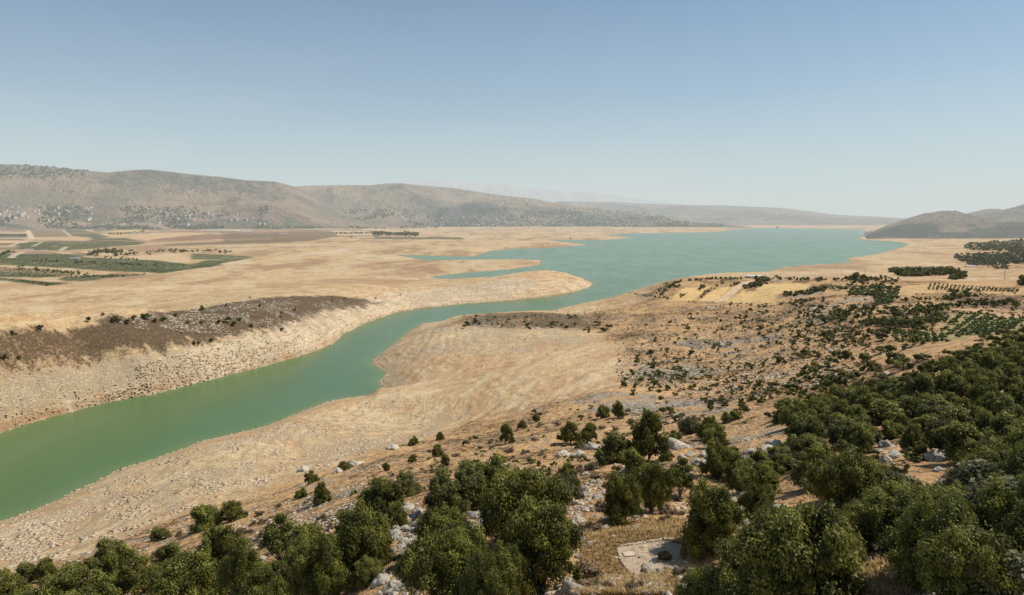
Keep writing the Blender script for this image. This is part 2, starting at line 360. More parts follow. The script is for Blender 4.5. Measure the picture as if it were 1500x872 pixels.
# upland grass and scrub
G = np.ones_like(C) * np.array((.47, .29, .135), np.float32)
G = lerp(G, sst(-.1, .35, nB), (.38, .215, .10), .8); G = lerp(G, sst(.1, .5, nC), (.20, .125, .065), .7); G = lerp(G, sst(.1, .5, -nC), (.50, .34, .18), .6)
C = C * (1 - upland[..., None]) + G * upland[..., None]
rockup = upland * np.clip(.18 + .42 * sst(0, .4, fbm(X, Y, 70, 4, .6, 24)) + .35 * nC, 0, .8)
rockm = rockm * (1 - upland) + rockup
C = lerp(C, brown, (.135, .085, .052), .95)
bright = zone([(130,470),(250,452),(420,440),(540,440),(470,462),(400,478),(330,480),(200,485)], .02, .06)
rockm = np.where(brown > .4, .12 + .5 * bright * sst(-.15, .35, nB + .5 * nC), rockm)
C = lerp(C, brown * zone([(-100,525),(0,518),(80,510),(110,520),(60,540),(-100,550)], .02, .05), (.38, .23, .12), .7)
C = lerp(C, knoll, (.28, .19, .115), .6)
vegm = upland * np.clip(.42 + 1.0 * nB + .5 * nC, 0, 1) * sst(30, 90, D2) + brown * .7 + knoll * .5
vegm = np.clip(vegm, 0, 1)
GOLD = (.56, .37, .15); GREEN = (.034, .062, .018); BRN = (.16, .095, .055); RED = (.22, .115, .07)
def fld(poly, c, k=.92, soft=.004, rag=.004, rk=0.05):
    global C, rockm, vegm
    m = zone(poly, soft, rag)
    C = lerp(C, m, c, k); rockm = rockm * (1 - m) + rk * m; vegm = vegm * (1 - m); return m
q0 = lambda *l: c0(l, 0, 220, 3.75)
q1 = lambda *l: c0(l, 380, 240, 3.75)
q2 = lambda *l: c0(l, 740, 260, 3.75)
q3 = lambda *l: c0(l, 1100, 280, 3.75)
fld(q0((-300,400),(0,400),(900,405),(1500,440),(1500,500),(600,560),(0,560),(-300,560)), (.40,.27,.155), .8, .02, .01)
for k_ in range(70):                       # narrow plots on the valley floor
    r_ = random.Random(k_ + 5); y_ = r_.uniform(335, 372 if k_ % 2 else 350); x_ = r_.uniform(-60, 560 if y_ < 350 else 150); w_ = r_.uniform(40, 130); h_ = r_.uniform(.7, 2.0) * (y_ - 322) / 16; sl_ = r_.uniform(-.01, .012)
    fld([(x_, y_), (x_ + w_, y_ + sl_ * w_), (x_ + w_ + 6, y_ + h_ + sl_ * w_), (x_ - 4, y_ + h_)], r_.choice([(.08,.09,.045), (.20,.13,.08), (.56,.39,.2), (.14,.12,.06), (.30,.19,.11), (.50,.36,.21)]), .85, .003, .003)
fld(q0((-300,330),(0,332),(430,345),(540,362),(300,366),(-300,368)), (.09,.105,.055))
fld(q0((-300,372),(0,374),(260,378),(240,392),(-300,394)), BRN, .6)
fld(q0((-200,415),(0,415),(170,413),(150,430),(-200,436)), GOLD)
fld(q0((200,398),(640,400),(1000,414),(860,420),(500,412),(200,408)), GOLD)
fld(q0((165,440),(330,437),(390,475),(175,477)), (.19,.125,.062))
fld(q0((330,437),(430,433),(600,478),(510,490),(470,478),(385,470)), (.06,.075,.03))
fld(q0((-200,460),(150,462),(150,480),(-200,482)), (.07,.085,.045))
fld(q0((100,480),(490,480),(520,500),(180,503)), (.47,.33,.18))
m1 = fld(q0((90,515),(180,503),(470,500),(540,484),(690,484),(810,505),(760,522),(650,527),(480,545),(240,556),(100,542)), (.05,.07,.025))
fld(q0((500,435),(800,425),(640,440),(520,450)), (.10,.10,.04))
fld(q0((540,460),(760,432),(830,440),(640,478)), GOLD)
fld(q0((690,482),(900,446),(1130,456),(960,478),(810,494)), (.50,.33,.17))
fld(q0((810,494),(1130,462),(1350,464),(1600,462),(1600,474),(1180,490),(900,504)), RED)
fld(q0((1160,491),(1600,474),(1600,486),(1200,500)), (.55,.35,.17))
fld(q0((890,518),(1100,507),(1600,488),(1700,492),(1560,510),(1130,518),(900,528)), (.13,.10,.05))
fld(q0((1220,425),(1600,425),(1600,436),(1240,434)), GOLD)
fld(q0((-200,565),(0,570),(370,572),(480,590),(800,600),(1050,628),(1130,606),(1250,604),(1400,588),(1150,640),(900,676),(620,666),(300,645),(0,630),(-200,630)), GREEN)
fld(q0((560,592),(860,573),(1050,588),(1045,612),(800,604)), (.50,.36,.2))
fld(q0((1050,570),(1200,574),(1400,588),(1250,604),(1050,600)), (.06,.085,.03))
fld(q0((-200,700),(0,700),(230,722),(400,731),(250,748),(0,716),(-200,716)), (.05,.075,.028))
fld(q0((-200,640),(240,652),(420,685),(330,700),(0,690),(-200,690)), (.13,.11,.055), .7)
fld(q0((330,702),(480,686),(830,682),(620,702),(450,722),(330,715)), (.055,.075,.028))
fld(q1((-200,385),(200,372),(400,372),(430,400),(300,421),(0,433),(-200,440)), (.15,.105,.055))
fld(q1((-100,376),(380,362),(380,372),(-100,388)), RED, .7)
for l_, c_ in ((((300,455),(1500,440),(1500,447),(300,463)), (.22,.15,.09)), (((0,392),(700,384),(700,388),(0,398)), (.13,.12,.06)), (((420,492),(820,500),(1500,486),(1500,490),(820,508)), (.30,.19,.10)), (((600,530),(1500,512),(1500,516),(700,538)), (.28,.18,.10)),
    (((-200,545),(300,552),(600,545),(600,552),(300,560),(-200,553)), (.36,.25,.14)), (((-200,486),(500,500),(500,505),(-200,492)), (.20,.14,.08)), (((0,438),(160,440),(160,448),(0,448)), (.28,.17,.10)), (((1000,540),(1500,528),(1500,531),(1000,546)), (.30,.19,.11))):
    fld(q0(*l_), c_, .8, .002, .003)
fld(q0((-200,672),(200,676),(330,690),(200,700),(-200,694)), (.07,.085,.035)); fld(q0((800,660),(1000,640),(1180,625),(1240,632),(1000,662),(860,676)), GREEN)
for l in (((480,565),(780,532),(800,538),(560,570)), ((0,660),(240,650),(100,682),(0,684)), ((300,640),(560,628),(900,640),(700,670),(400,660))):
    fld(q1(*l), (.30,.17,.085), .6, .01, .03)
# straw fields on the headland, with hedges
q4 = lambda *l: c0(l, 740, 400, 3.6325)
for l in (((930,90),(1010,75),(1090,75),(990,150),(880,145)), ((1020,150),(1110,90),(1215,65),(1120,150)), ((1165,150),(1250,105),(1320,60),(1265,95),(1350,100),(1440,110),(1440,160),(1180,160)), ((1340,90),(1380,60),(1500,55),(1620,60),(1600,95),(1440,110))):
    fld(q4(*l), (.60,.40,.17), .95, .004, .006)
q5 = lambda *l: c0(l, 1100, 400, 3.6325)
fld(q5((30,90),(50,60),(310,60),(300,85),(150,105),(60,105)), (.60,.42,.18), .95, .004, .006)
fld(q5((0,150),(20,110),(130,110),(100,150),(20,170)), (.55,.37,.17), .8, .01, .01)
fld(q5((380,75),(760,85),(940,60),(1100,50),(1250,85),(1453,90),(1453,115),(1000,100),(800,120),(640,110),(400,110)), (.50,.34,.16), .6, .006, .01)
fld(q5((1020,110),(1453,120),(1453,195),(1050,190)), (.13,.09,.06), .8, .01, .03)
fld(q5((1090,50),(1500,20),(1500,60),(1250,80)), (.48,.30,.15), .7, .01, .03)
fld(q5((1060,225),(1130,212),(1300,215),(1500,240),(1500,320),(1350,335),(1050,372),(1000,330)), (.30,.25,.11), .85, .006, .01)
fld(q5((750,310),(1010,320),(1000,370),(760,365)), (.40,.29,.13), .7, .01, .02)
fld(q5((230,290),(420,330),(560,400),(480,560),(150,570),(80,420)), (.50,.32,.16), .6, .02, .04, .25)
grav = fld([(760,520),(905,505),(915,540),(900,566),(800,580),(740,560)], (.53,.37,.2), .5, .02, .05, .12)
fld([(870,765),(935,755),(1000,770),(1010,800),(975,860),(880,872),(845,830),(860,800)], (.52,.34,.135), .9, .02, .06, .12)
# gravel terrace stays clear of rock and scrub
tm = sst(5.0, 4.0, dt).astype(np.float32); rockm = rockm * (1 - tm); vegm = vegm * (1 - tm); C = lerp(C, tm, (.50, .33, .15), .8)
# tracks
def track(pl, w, c, soft=.5):
    global C, rockm, vegm
    p, _ = at0([a for a, b in pl], [b for a, b in pl]); m = np.zeros(X.shape, np.float32)
    for a, b in zip(p[:-1], p[1:]):
        ex, ey = b[0] - a[0], b[1] - a[1]; t = np.clip(((X - a[0]) * ex + (Y - a[1]) * ey) / (ex * ex + ey * ey), 0, 1)
        m = np.maximum(m, sst(w * 1.4, w * .7, np.hypot(X - a[0] - t * ex, Y - a[1] - t * ey)))
    C = lerp(C, m, c, .9); rockm = rockm * (1 - m) + .1 * m; vegm = vegm * (1 - m)
track([(1103,412),(1092,415),(1080,422),(1070,430),(1060,437),(1055,442)], 5, (.58,.43,.27))
track([(40,338),(43,343),(46,350)], 12, (.55,.42,.28)); track(q0((150,430),(165,460),(180,485)), 9, (.55,.42,.28)); track(q0((50,530),(110,505),(160,495),(220,500)), 8, (.5,.36,.24))
track(q0((180,530),(230,505)), 5, (.45,.35,.25)); track(q0((340,435),(390,475)), 7, (.45,.35,.25)); track(q0((330,550),(370,530)), 7, (.5,.4,.27)); track(q0((60,590),(90,570),(130,560)), 8, (.5,.4,.27))
track([(1180,400.5),(1250,404),(1330,408),(1420,409)], 3, (.50,.38,.26))
track(q5((1020,190),(1200,205),(1500,232)), 3, (.50,.32,.19))
track([(905,566),(860,580),(780,592),(700,612)], 1.6, (.36,.21,.11)); 
track([(940,570),(1000,560),(1090,548),(1160,552)], 1.5, (.52,.38,.23))
Mk = np.stack([np.clip(rockm, 0, 1), vegm, np.clip((1 - upland) * (1 - brown) * (1 - plain * .6), 0, 1)], -1)
V = np.stack([X, Y, Z], -1).reshape(-1, 3)
gm = mk_mesh('terrain', V, gridfaces(*X.shape), 4, ground_mat(), True)
cattr(gm, 'col', C.reshape(-1, 3)); cattr(gm, 'mask', Mk.reshape(-1, 3)); fa = gm.attributes.new('level', 'FLOAT', 'POINT'); fa.data.foreach_set('value', np.ascontiguousarray((base * rp).ravel(), np.float32))
link('ground', gm, 'structure')
print('ground done')

# ------------------------------------------------------------------ water
def water_mat():
    t = NT('green_water'); sh = t.sep(t.attr('shal').outputs['Color']); p = t.pos()
    ln = t.n('ShaderNodeVectorMath', operation='LENGTH'); t.l(p, ln.inputs[0])
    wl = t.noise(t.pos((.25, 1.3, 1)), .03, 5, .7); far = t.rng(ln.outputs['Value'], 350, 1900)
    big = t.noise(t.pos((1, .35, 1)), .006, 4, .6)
    c = t.mix(far, (.070, .130, .046), (.118, .192, .096))  # far water paler teal, with distance haze painted into its colour
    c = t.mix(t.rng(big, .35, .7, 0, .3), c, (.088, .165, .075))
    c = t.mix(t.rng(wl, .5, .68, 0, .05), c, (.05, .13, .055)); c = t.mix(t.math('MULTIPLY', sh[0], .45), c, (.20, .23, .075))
    w = t.math('ADD', t.noise(t.pos((1, 1.6, 1)), .8, 4, .6), t.math('MULTIPLY', t.noise(p, .12, 3, .6), 2.))
    b = t.n('ShaderNodeBsdfPrincipled'); t.l(c, b.inputs['Base Color']); b.inputs['Roughness'].default_value = .22
    b.inputs['Specular IOR Level'].default_value = .2; b.inputs['IOR'].default_value = 1.33; rg = t.noise(t.pos((1, .3, 1)), .02, 4, .65); t.l(t.rng(rg, .4, .6, .23, .28), b.inputs['Roughness']); c = None; t.l(t.bump(w, .15, .08), b.inputs['Normal'])
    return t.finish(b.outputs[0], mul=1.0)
ss = (slice(None, None, 2), slice(None, None, 2))
Sx = S[ss]; kp = (Sx[:-1, :-1] < 60)
ff = gridfaces(*Sx.shape, keep=kp)
Vw = np.stack([X[ss], Y[ss], np.zeros_like(Sx)], -1).reshape(-1, 3)
shal = np.exp(np.minimum(Sx, 0) / (3 + .006 * D2[ss])).reshape(-1, 1) * np.ones((1, 3))
Vw, ff, shal = compact(Vw, ff, shal)
wm = mk_mesh('water', Vw, ff, 4, water_mat(), True); cattr(wm, 'shal', shal); link('lake_water', wm, 'structure')

# ------------------------------------------------------------------ hills
def hill_mat(name, ca, cb, dens, speck=(.05, .06, .04), sc=1., mul=1.):
    t = NT(name); p = t.pos((1, 1, 1)); msk = t.sep(t.attr('hm').outputs['Color'])
    n1 = t.noise(p, .0016 * sc, 6, .62); n2 = t.noise(p, .012 * sc, 6, .7); n3 = t.noise(p, .05 * sc, 4, .75)
    c = t.mix(t.rng(n1, .44, .56), ca, cb); c = t.mix(t.rng(msk[1], 0., 1.), c, (.42, .29, .18))
    c = t.mix(t.rng(t.math('ADD', t.math('MULTIPLY', n2, .6), t.math('MULTIPLY', n3, .4)), .56, .64, 0, .45), c, (.52, .42, .30))
    g = t.math('ADD', t.math('ADD', t.math('MULTIPLY', n3, .55), t.math('MULTIPLY', n2, .45)), t.math('MULTIPLY', t.math('SUBTRACT', msk[0], t.math('MULTIPLY', msk[1], .25)), .3))
    c = t.mix(t.rng(g, dens - .05, dens + .05, 0, .85), c, speck)
    # patchwork of plots on the gentle apron
    pc = t.vor(t.pos((.0016, .006, .012)), 1.0, out='Color'); pr = t.sep(pc)[0]
    pcol = t.mix(t.rng(pr, .30, .32), (.09, .105, .045), t.mix(t.rng(pr, .52, .54), (.25, .155, .09), t.mix(t.rng(pr, .75, .77), (.50, .35, .19), (.40, .27, .165))))
    c = t.mix(t.math('MULTIPLY', msk[2], t.rng(n3, .60, .50, .25, .8)), c, pcol)
    # contour terraces
    st = t.noise(t.pos((.003, .003, .045)), 1.2, 4, .65); c = t.mix(t.rng(st, .58, .66, 0, .35), c, (.50, .39, .27))
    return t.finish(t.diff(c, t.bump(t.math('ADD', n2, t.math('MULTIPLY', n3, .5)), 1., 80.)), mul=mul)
def hill(name, sky, dr, depth, mat, ext=.6, n0=700, n1=150, gul=.3, foot=None, maskf=None, z0=0., seed=0, sharp=1.25):
    a = np.array([ray(x, y) for x, y in sky]); az = np.linspace(a[0, 0], a[-1, 0], n0); m = np.interp(az, a[:, 0], a[:, 1])
    dq = np.interp(az, np.linspace(az[0], az[-1], len(dr)), dr)
    zs = CH + m * dq
    zs = zs + (fbm(az * 7000, az * 0, 320, 4, .5, seed) * .02) * np.maximum(zs, 20)
    t = np.concatenate([np.linspace(-.02, 1, n1), np.linspace(1, 1 + ext, n1 // 3)[1:]])
    T, A = np.meshgrid(t, az); D = (dq[:, None] - depth * (1 - T)); x = D * np.sin(A); y = D * np.cos(A)
    tt = np.clip(T, 0, 2); prof = np.where(tt < 1, np.sin(np.clip(tt, 0, 1) * np.pi / 2) ** sharp, 1 - ((tt - 1) / ext) ** 2 * .9)
    zz = z0 + (zs[:, None] - z0) * prof
    zz = np.where((tt < .45) & (depth > 2000) & (dr[0] < 12000), zz * sst(0, .45, tt) ** .55, zz); wgt = np.where(tt < 1, np.sin(np.clip(tt, 0, 1) * np.pi) ** 1.25 * (1 - .4 * np.clip(tt, 0, 1)) * 1.3, 0)
    hgt = np.maximum(zs[:, None] - z0, 10)
    xw = x + fbm(x, y, 900, 3, .5, seed + 3) * 260; yw = y + fbm(x, y, 900, 3, .5, seed + 4) * 260
    zz = zz + (ridged(xw, yw * .55, 1100, 5, seed + 1) - .25) * gul * hgt * wgt
    zz = zz + fbm(x, y, 60, 4, .65, seed + 5) * 7 * np.clip(tt * 3, 0, 1)
    if foot is not None: zz = foot(x, y, T, A, zz)
    cap_ = CH + m[:, None] * D - (1 - np.clip(tt, 0, 1)) * hgt * .02; zz = np.where(tt < 1, np.minimum(zz, cap_), zz)
    zz = np.where(tt <= 0.0, -8, zz)
    V = np.stack([x, y, zz], -1).reshape(-1, 3); me = mk_mesh(name, V, gridfaces(*T.shape), 4, mat, True)
    pxx = 750 + F * np.tan(A) * 1.0
    M_ = np.zeros(T.shape) if maskf is None else maskf(pxx, T, x, y)
    T1 = sst(.42, .12, T) * sst(-.25, .15, fbm(x, y, 700, 4, .5, seed + 9)) * (1. if name == 'hills' else .3); cattr(me, 'hm', np.stack([M_.ravel(), T1.ravel(), (sst(.30, .12, T + .25 * fbm(x, y, 600, 3, .5, seed + 8)) * (1. if name == 'hills' and depth > 2000 else 0.)).ravel()], 1)); link(name, me, 'structure'); return x, y, zz
mA = hill_mat('scrubby_hills', (.43, .295, .17), (.29, .22, .135), .58, speck=(.07, .075, .048), mul=1.1)
def foot(x, y, T, A, z):
    b = np.exp(-((T - .22) / .13) ** 2); n = sst(-.15, .45, fbm(x, y, 900, 3, .5, 77)); return z + b * n * 120 * sst(0, .1, A - A.min()) * sst(0, .1, A.max() - A)
def mkA(px, T, x, y):
    return .75 * sst(190, 60, px) * sst(.72, .9, T) + .55 * sst(.16, .1, np.abs(T - .55)) * (.4 + fbm(x, y, 700, 3, .5, 40)) + .35 * sst(.25, .05, T) * fbm(x, y, 500, 3, .5, 41)
hillB = hill('hills', [(330,300),(390,283),(433,274),(447,272.5),(480,271.5),(513,271),(540,271.5),(567,269),(588,269),(633,273),(673,277),(713,283),(740,287),(780,291),(820,299),(852,303),(889,308),(927,311),(967,316),(1007,322),(1047,327),(1090,330.5),(1130,333)],
   [10000, 10200, 10400, 10600, 10800], 2900, mA, maskf=lambda px, T, x, y: .9 * sst(560, 680, px) * sst(.62, .3, T) * (.55 + fbm(x, y, 500, 3, .5, 42)) + .3 * sst(.1, .0, T), seed=11, foot=foot)
hillA = hill('hills', [(-500,262),(-300,250),(-120,246),(0,241),(24,241),(40,242),(80,245),(120,250),(160,252.5),(200,249),(221,248.5),(253,252),(280,255.5),(320,259),(360,264),(401,266),(415,269),(433,274),(450,282),(470,292),(500,305),(540,316),(600,325),(640,329)],
   [9400, 9200, 9000, 9100, 9200], 2900, mA, foot=foot, maskf=mkA, seed=21)
mF = hill_mat('far_ridge', (.34, .25, .18), (.20, .175, .13), .55, sc=.6, mul=1.0)
hill('distant_hills', [(700,318),(760,304),(820,295),(889,296),(953,298.7),(1020,301),(1060,301),(1100,302.7),(1148,305),(1193,310.7),(1228,315),(1273,317),(1327,320),(1400,321),(1480,318)], [15000, 15500], 5200, mF, seed=31, gul=.2, n0=500, z0=0)
mG = hill_mat('far_mountain', (.30, .25, .22), (.26, .23, .20), .66, sc=.3, mul=.75)
hill('distant_mountains', [(480,300),(540,276),(580,268),(607,264),(636,261),(668,263),(705,269),(740,270),(780,276),(833,281),(868,281),(889,285),(953,294),(1000,299),(1060,304)], [34000, 34000], 9000, mG, seed=41, n0=400, n1=80)
mR = hill_mat('right_hill', (.42, .30, .19), (.27, .215, .14), .575, speck=(.065, .075, .045), sc=1.3, mul=1.9)
hill('distant_mountains', [(1380,322),(1415,313),(1433,309),(1447,306),(1465,306),(1475,309),(1500,308),(1600,300),(1700,296)], [11000, 11000], 2500, mF, seed=51, n0=250, n1=80)
hill('hills', [(1390,330),(1420,317),(1447,313),(1465,309),(1487,303),(1500,299),(1560,285),(1700,270),(1800,268)], [6300, 6200], 1500, mR, seed=52, n0=350, n1=90)
hill('hills', [(1266,342),(1281,338),(1303,329),(1327,321),(1353,313),(1380,309),(1399,309),(1420,314),(1447,321),(1480,326),(1560,330),(1700,330)], [5400, 5200, 5000], 950, mR, seed=53, n0=500, n1=120,
     maskf=lambda px, T, x, y: .15 + .2 * fbm(x, y, 300, 3, .5, 44))
hill('hills', [(1270,344),(1290,337),(1320,329),(1350,327),(1400,326.5),(1450,326),(1500,326),(1700,322)], [4550, 4400], 520, mR, seed=54, n0=500, n1=100, gul=.06,
     maskf=lambda px, T, x, y: .62 + .5 * fbm(x, y, 260, 3, .5, 45) - .9 * np.exp(-((px - 1395) / 22) ** 2) * (T > .35) - .8 * np.exp(-((px - 1440) / 22) ** 2) * (T > .5))
print('hills done')
# ------------------------------------------------------------------ foliage
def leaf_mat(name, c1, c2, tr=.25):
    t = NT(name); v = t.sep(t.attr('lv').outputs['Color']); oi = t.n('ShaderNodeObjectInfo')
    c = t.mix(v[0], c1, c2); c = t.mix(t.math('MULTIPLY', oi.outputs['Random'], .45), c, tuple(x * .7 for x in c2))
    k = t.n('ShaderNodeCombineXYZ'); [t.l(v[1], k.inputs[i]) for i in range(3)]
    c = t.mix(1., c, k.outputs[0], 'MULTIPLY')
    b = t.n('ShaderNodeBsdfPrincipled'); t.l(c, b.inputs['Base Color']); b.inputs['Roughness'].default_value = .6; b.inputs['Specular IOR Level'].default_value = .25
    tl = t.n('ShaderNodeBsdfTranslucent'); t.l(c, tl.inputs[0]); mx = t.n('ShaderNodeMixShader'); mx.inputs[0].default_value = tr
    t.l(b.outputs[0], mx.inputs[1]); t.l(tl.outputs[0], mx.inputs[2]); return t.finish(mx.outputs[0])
M_oak = leaf_mat('oak_leaves', (.080, .092, .016), (.27, .26, .046))
M_oak2 = leaf_mat('bright_oak_leaves', (.088, .106, .018), (.28, .275, .05))
M_grey = leaf_mat('grey_green_leaves', (.10, .10, .04), (.26, .25, .12))
M_shr = leaf_mat('shrub_leaves', (.095, .105, .026), (.27, .26, .065))
M_dry = leaf_mat('dry_twigs', (.13, .085, .045), (.27, .19, .11), .1)
M_oliv = leaf_mat('orchard_leaves', (.09, .125, .035), (.20, .25, .07))
def bark_mat():
    t = NT('bark'); p = t.pos((1, 1, .3), True); n = t.noise(p, 9, 4, .7)
    return t.finish(t.diff(t.mix(n, (.07, .055, .04), (.20, .165, .12)), t.bump(n, .7, .05)))
M_bark = bark_mat()

def crown_arrays(w, h, nclump, nleaf, leaf, seed, lift=0., flat_=1., spiky=0.):
    r = np.random.default_rng(seed)
    # clump centres spread through an uneven ellipsoid
    d = r.normal(size=(nclump, 3)); d /= np.linalg.norm(d, axis=1)[:, None]; d[:, 2] = np.abs(d[:, 2]) * 1.15 - .35
    rad = r.uniform(.35, .95, nclump) ** .7
    nl_ = max(3, int(nclump ** .5) - 1); la = np.arange(nl_) * 2 * np.pi / nl_ + r.uniform(-.5, .5, nl_); lr = r.uniform(.08, .30, nl_) * w; lr[0] = .03 * w
    lc = np.stack([np.cos(la) * lr, np.sin(la) * lr, r.uniform(.20, .52, nl_) * h], 1); lc[0, 2] = .60 * h; lrad = r.uniform(.19, .29, nl_) * w
    ki = r.integers(0, nl_, nclump); c = lc[ki] + d * (rad * lrad[ki])[:, None] * np.array([1, 1, max(.75, h / w)])
    c[:, 2] = np.clip(c[:, 2], .08 * h, .93 * h)
    cr = r.uniform(.045, .15, nclump) * w * (1.2 - .35 * rad) * (34 / max(nclump, 34)) ** .25; an = r.uniform(.6, 1.35, (nclump, 3))
    sh = r.uniform(.5, 1.35, nclump)
    k = r.integers(0, nclump, nleaf); u = r.normal(size=(nleaf, 3)); u /= np.linalg.norm(u, axis=1)[:, None]
    rr = r.uniform(.45, 1.0, nleaf) ** .5 * (1 + spiky * r.exponential(.3, nleaf))
    p = c[k] + u * (cr[k] * rr)[:, None] * np.array([1, 1, .8]) * an[k] + r.normal(size=(nleaf, 3)) * .012 * w
    keep = p[:, 2] > .04 * h; p = p[keep]; k = k[keep]; u = u[keep]; m = len(p)
    nrm = u * .8 + r.normal(size=(m, 3)) * .55 + np.array([0, 0, .35]); nrm /= np.linalg.norm(nrm, axis=1)[:, None]
    t = np.cross(nrm, r.normal(size=(m, 3))); t /= np.linalg.norm(t, axis=1)[:, None]; b = np.cross(nrm, t)
    s = leaf * r.uniform(.6, 1.35, m)[:, None]
    V = np.stack([p - t * s, p - b * s * .5 + nrm * s * .12, p + t * s, p + b * s * .5 + nrm * s * .12], 1).reshape(-1, 3)
    Fc = np.arange(m * 4).reshape(-1, 4)
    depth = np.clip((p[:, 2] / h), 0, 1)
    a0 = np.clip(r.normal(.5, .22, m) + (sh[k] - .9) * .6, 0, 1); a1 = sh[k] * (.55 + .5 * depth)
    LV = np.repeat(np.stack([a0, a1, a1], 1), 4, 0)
    # dark filler blob in each clump, the crown's inner shade painted as colour
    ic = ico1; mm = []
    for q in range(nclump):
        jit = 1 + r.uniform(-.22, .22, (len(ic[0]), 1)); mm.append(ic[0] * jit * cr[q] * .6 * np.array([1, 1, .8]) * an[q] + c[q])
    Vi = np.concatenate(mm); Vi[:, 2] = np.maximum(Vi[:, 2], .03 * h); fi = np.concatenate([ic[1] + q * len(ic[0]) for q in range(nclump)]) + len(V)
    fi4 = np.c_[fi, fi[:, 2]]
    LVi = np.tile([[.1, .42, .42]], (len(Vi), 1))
    return np.concatenate([V, Vi]), Fc, fi4[:, :3], np.concatenate([LV, LVi])
import bmesh
def ico(sub):
    bm = bmesh.new(); bmesh.ops.create_icosphere(bm, subdivisions=sub, radius=1); v = np.array([x.co[:] for x in bm.verts]); f = np.array([[q.index for q in x.verts] for x in bm.faces]); bm.free(); return v, f
ico1 = ico(1); ico2 = ico(2); ico3 = ico(3)
def mixed_mesh(name, V, F4, F3, mat, LV=None, smooth=False):
    me = bpy.data.meshes.new(name); n4, n3 = len(F4), len(F3)
    me.vertices.add(len(V)); me.vertices.foreach_set('co', np.ascontiguousarray(V, np.float32).ravel())
    idx = np.concatenate([np.asarray(F4).ravel(), np.asarray(F3).ravel()]).astype(np.int32)
    me.loops.add(len(idx)); me.loops.foreach_set('vertex_index', idx); me.polygons.add(n4 + n3)
    me.polygons.foreach_set('loop_start', np.concatenate([np.arange(n4) * 4, n4 * 4 + np.arange(n3) * 3]).astype(np.int32))
    if smooth: me.polygons.foreach_set('use_smooth', np.ones(n4 + n3, bool))
    me.update(calc_edges=True); me.materials.append(mat)
    if LV is not None: cattr(me, 'lv', LV)
    return me
def tube(pts, rad, k=6):
    V = []; Fs = []
    for i, (p, r_) in enumerate(zip(pts, rad)):
        for j in range(k):
            a = 2 * math.pi * j / k; V.append((p[0] + math.cos(a) * r_, p[1] + math.sin(a) * r_, p[2]))
    for i in range(len(pts) - 1):
        for j in range(k): Fs.append((i * k + j, i * k + (j + 1) % k, (i + 1) * k + (j + 1) % k, (i + 1) * k + j))
    return V, Fs
def trunk_mesh(name, w, h, seed, limbs=6, r0=.03):
    r = random.Random(seed); V = []; Fs = []
    def add(pts, rad):
        v, f = tube(pts, rad); o = len(V); V.extend(v); Fs.extend([tuple(o + i for i in q) for q in f])
    fx, fy = r.uniform(-.05, .05) * w, r.uniform(-.05, .05) * w; fork = h * .14
    add([(0, 0, -.5), (0, 0, 0), (fx * .4, fy * .4, fork * .5), (fx, fy, fork), (fx * 1.3, fy * 1.3, h * .62)], [r0 * w * 1.3, r0 * w * 1.25, r0 * w, r0 * w * .85, r0 * w * .3])
    for i in range(limbs):
        a = 2 * math.pi * (i + r.random() * .6) / limbs; z0 = fork * r.uniform(.5, 1.3); L = w * r.uniform(.24, .36); z1 = z0 + h * r.uniform(.22, .42)
        add([(fx, fy, z0), (fx + math.cos(a) * L * .5, fy + math.sin(a) * L * .5, z0 + (z1 - z0) * .4), (fx + math.cos(a) * L, fy + math.sin(a) * L, z1)], [r0 * w * .55, r0 * w * .35, r0 * w * .14])
    return mk_mesh(name, V, Fs, 4, M_bark, True)
# prototypes: unit kinds, metres
def kind(name, w, h, ncl, nl, leaf, seed, mat, lift=.0, limbs=6, **k):
    V, f4, f3, lv = crown_arrays(w, h, ncl, nl, leaf, seed, lift, **k)
    qx = np.percentile(V, [1, 99], 0); rw = (qx[1, 0] - qx[0, 0] + qx[1, 1] - qx[0, 1]) / 2; rh = qx[1, 2]
    return dict(crown=mixed_mesh(name + '_crown', V, f4, f3, mat, lv), trunk=trunk_mesh(name + '_trunk', w, h, seed, limbs), w=rw * 1.24, h=rh * 1.12, raw=(V, f4, f3, lv))
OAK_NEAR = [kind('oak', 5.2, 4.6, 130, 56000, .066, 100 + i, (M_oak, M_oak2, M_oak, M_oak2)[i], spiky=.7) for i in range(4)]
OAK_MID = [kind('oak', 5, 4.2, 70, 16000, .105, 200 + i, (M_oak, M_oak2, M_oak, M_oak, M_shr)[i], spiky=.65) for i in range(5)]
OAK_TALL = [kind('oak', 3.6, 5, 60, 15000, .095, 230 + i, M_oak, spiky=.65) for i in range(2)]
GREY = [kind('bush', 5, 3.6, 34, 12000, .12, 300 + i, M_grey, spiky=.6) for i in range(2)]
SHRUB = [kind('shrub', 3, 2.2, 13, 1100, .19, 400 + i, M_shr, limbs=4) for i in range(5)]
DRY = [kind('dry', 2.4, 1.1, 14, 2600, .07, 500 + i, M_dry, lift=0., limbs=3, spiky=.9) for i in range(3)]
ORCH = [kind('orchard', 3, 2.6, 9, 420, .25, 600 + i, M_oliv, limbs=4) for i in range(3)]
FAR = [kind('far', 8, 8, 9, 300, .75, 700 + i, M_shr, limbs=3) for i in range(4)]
print('protos')

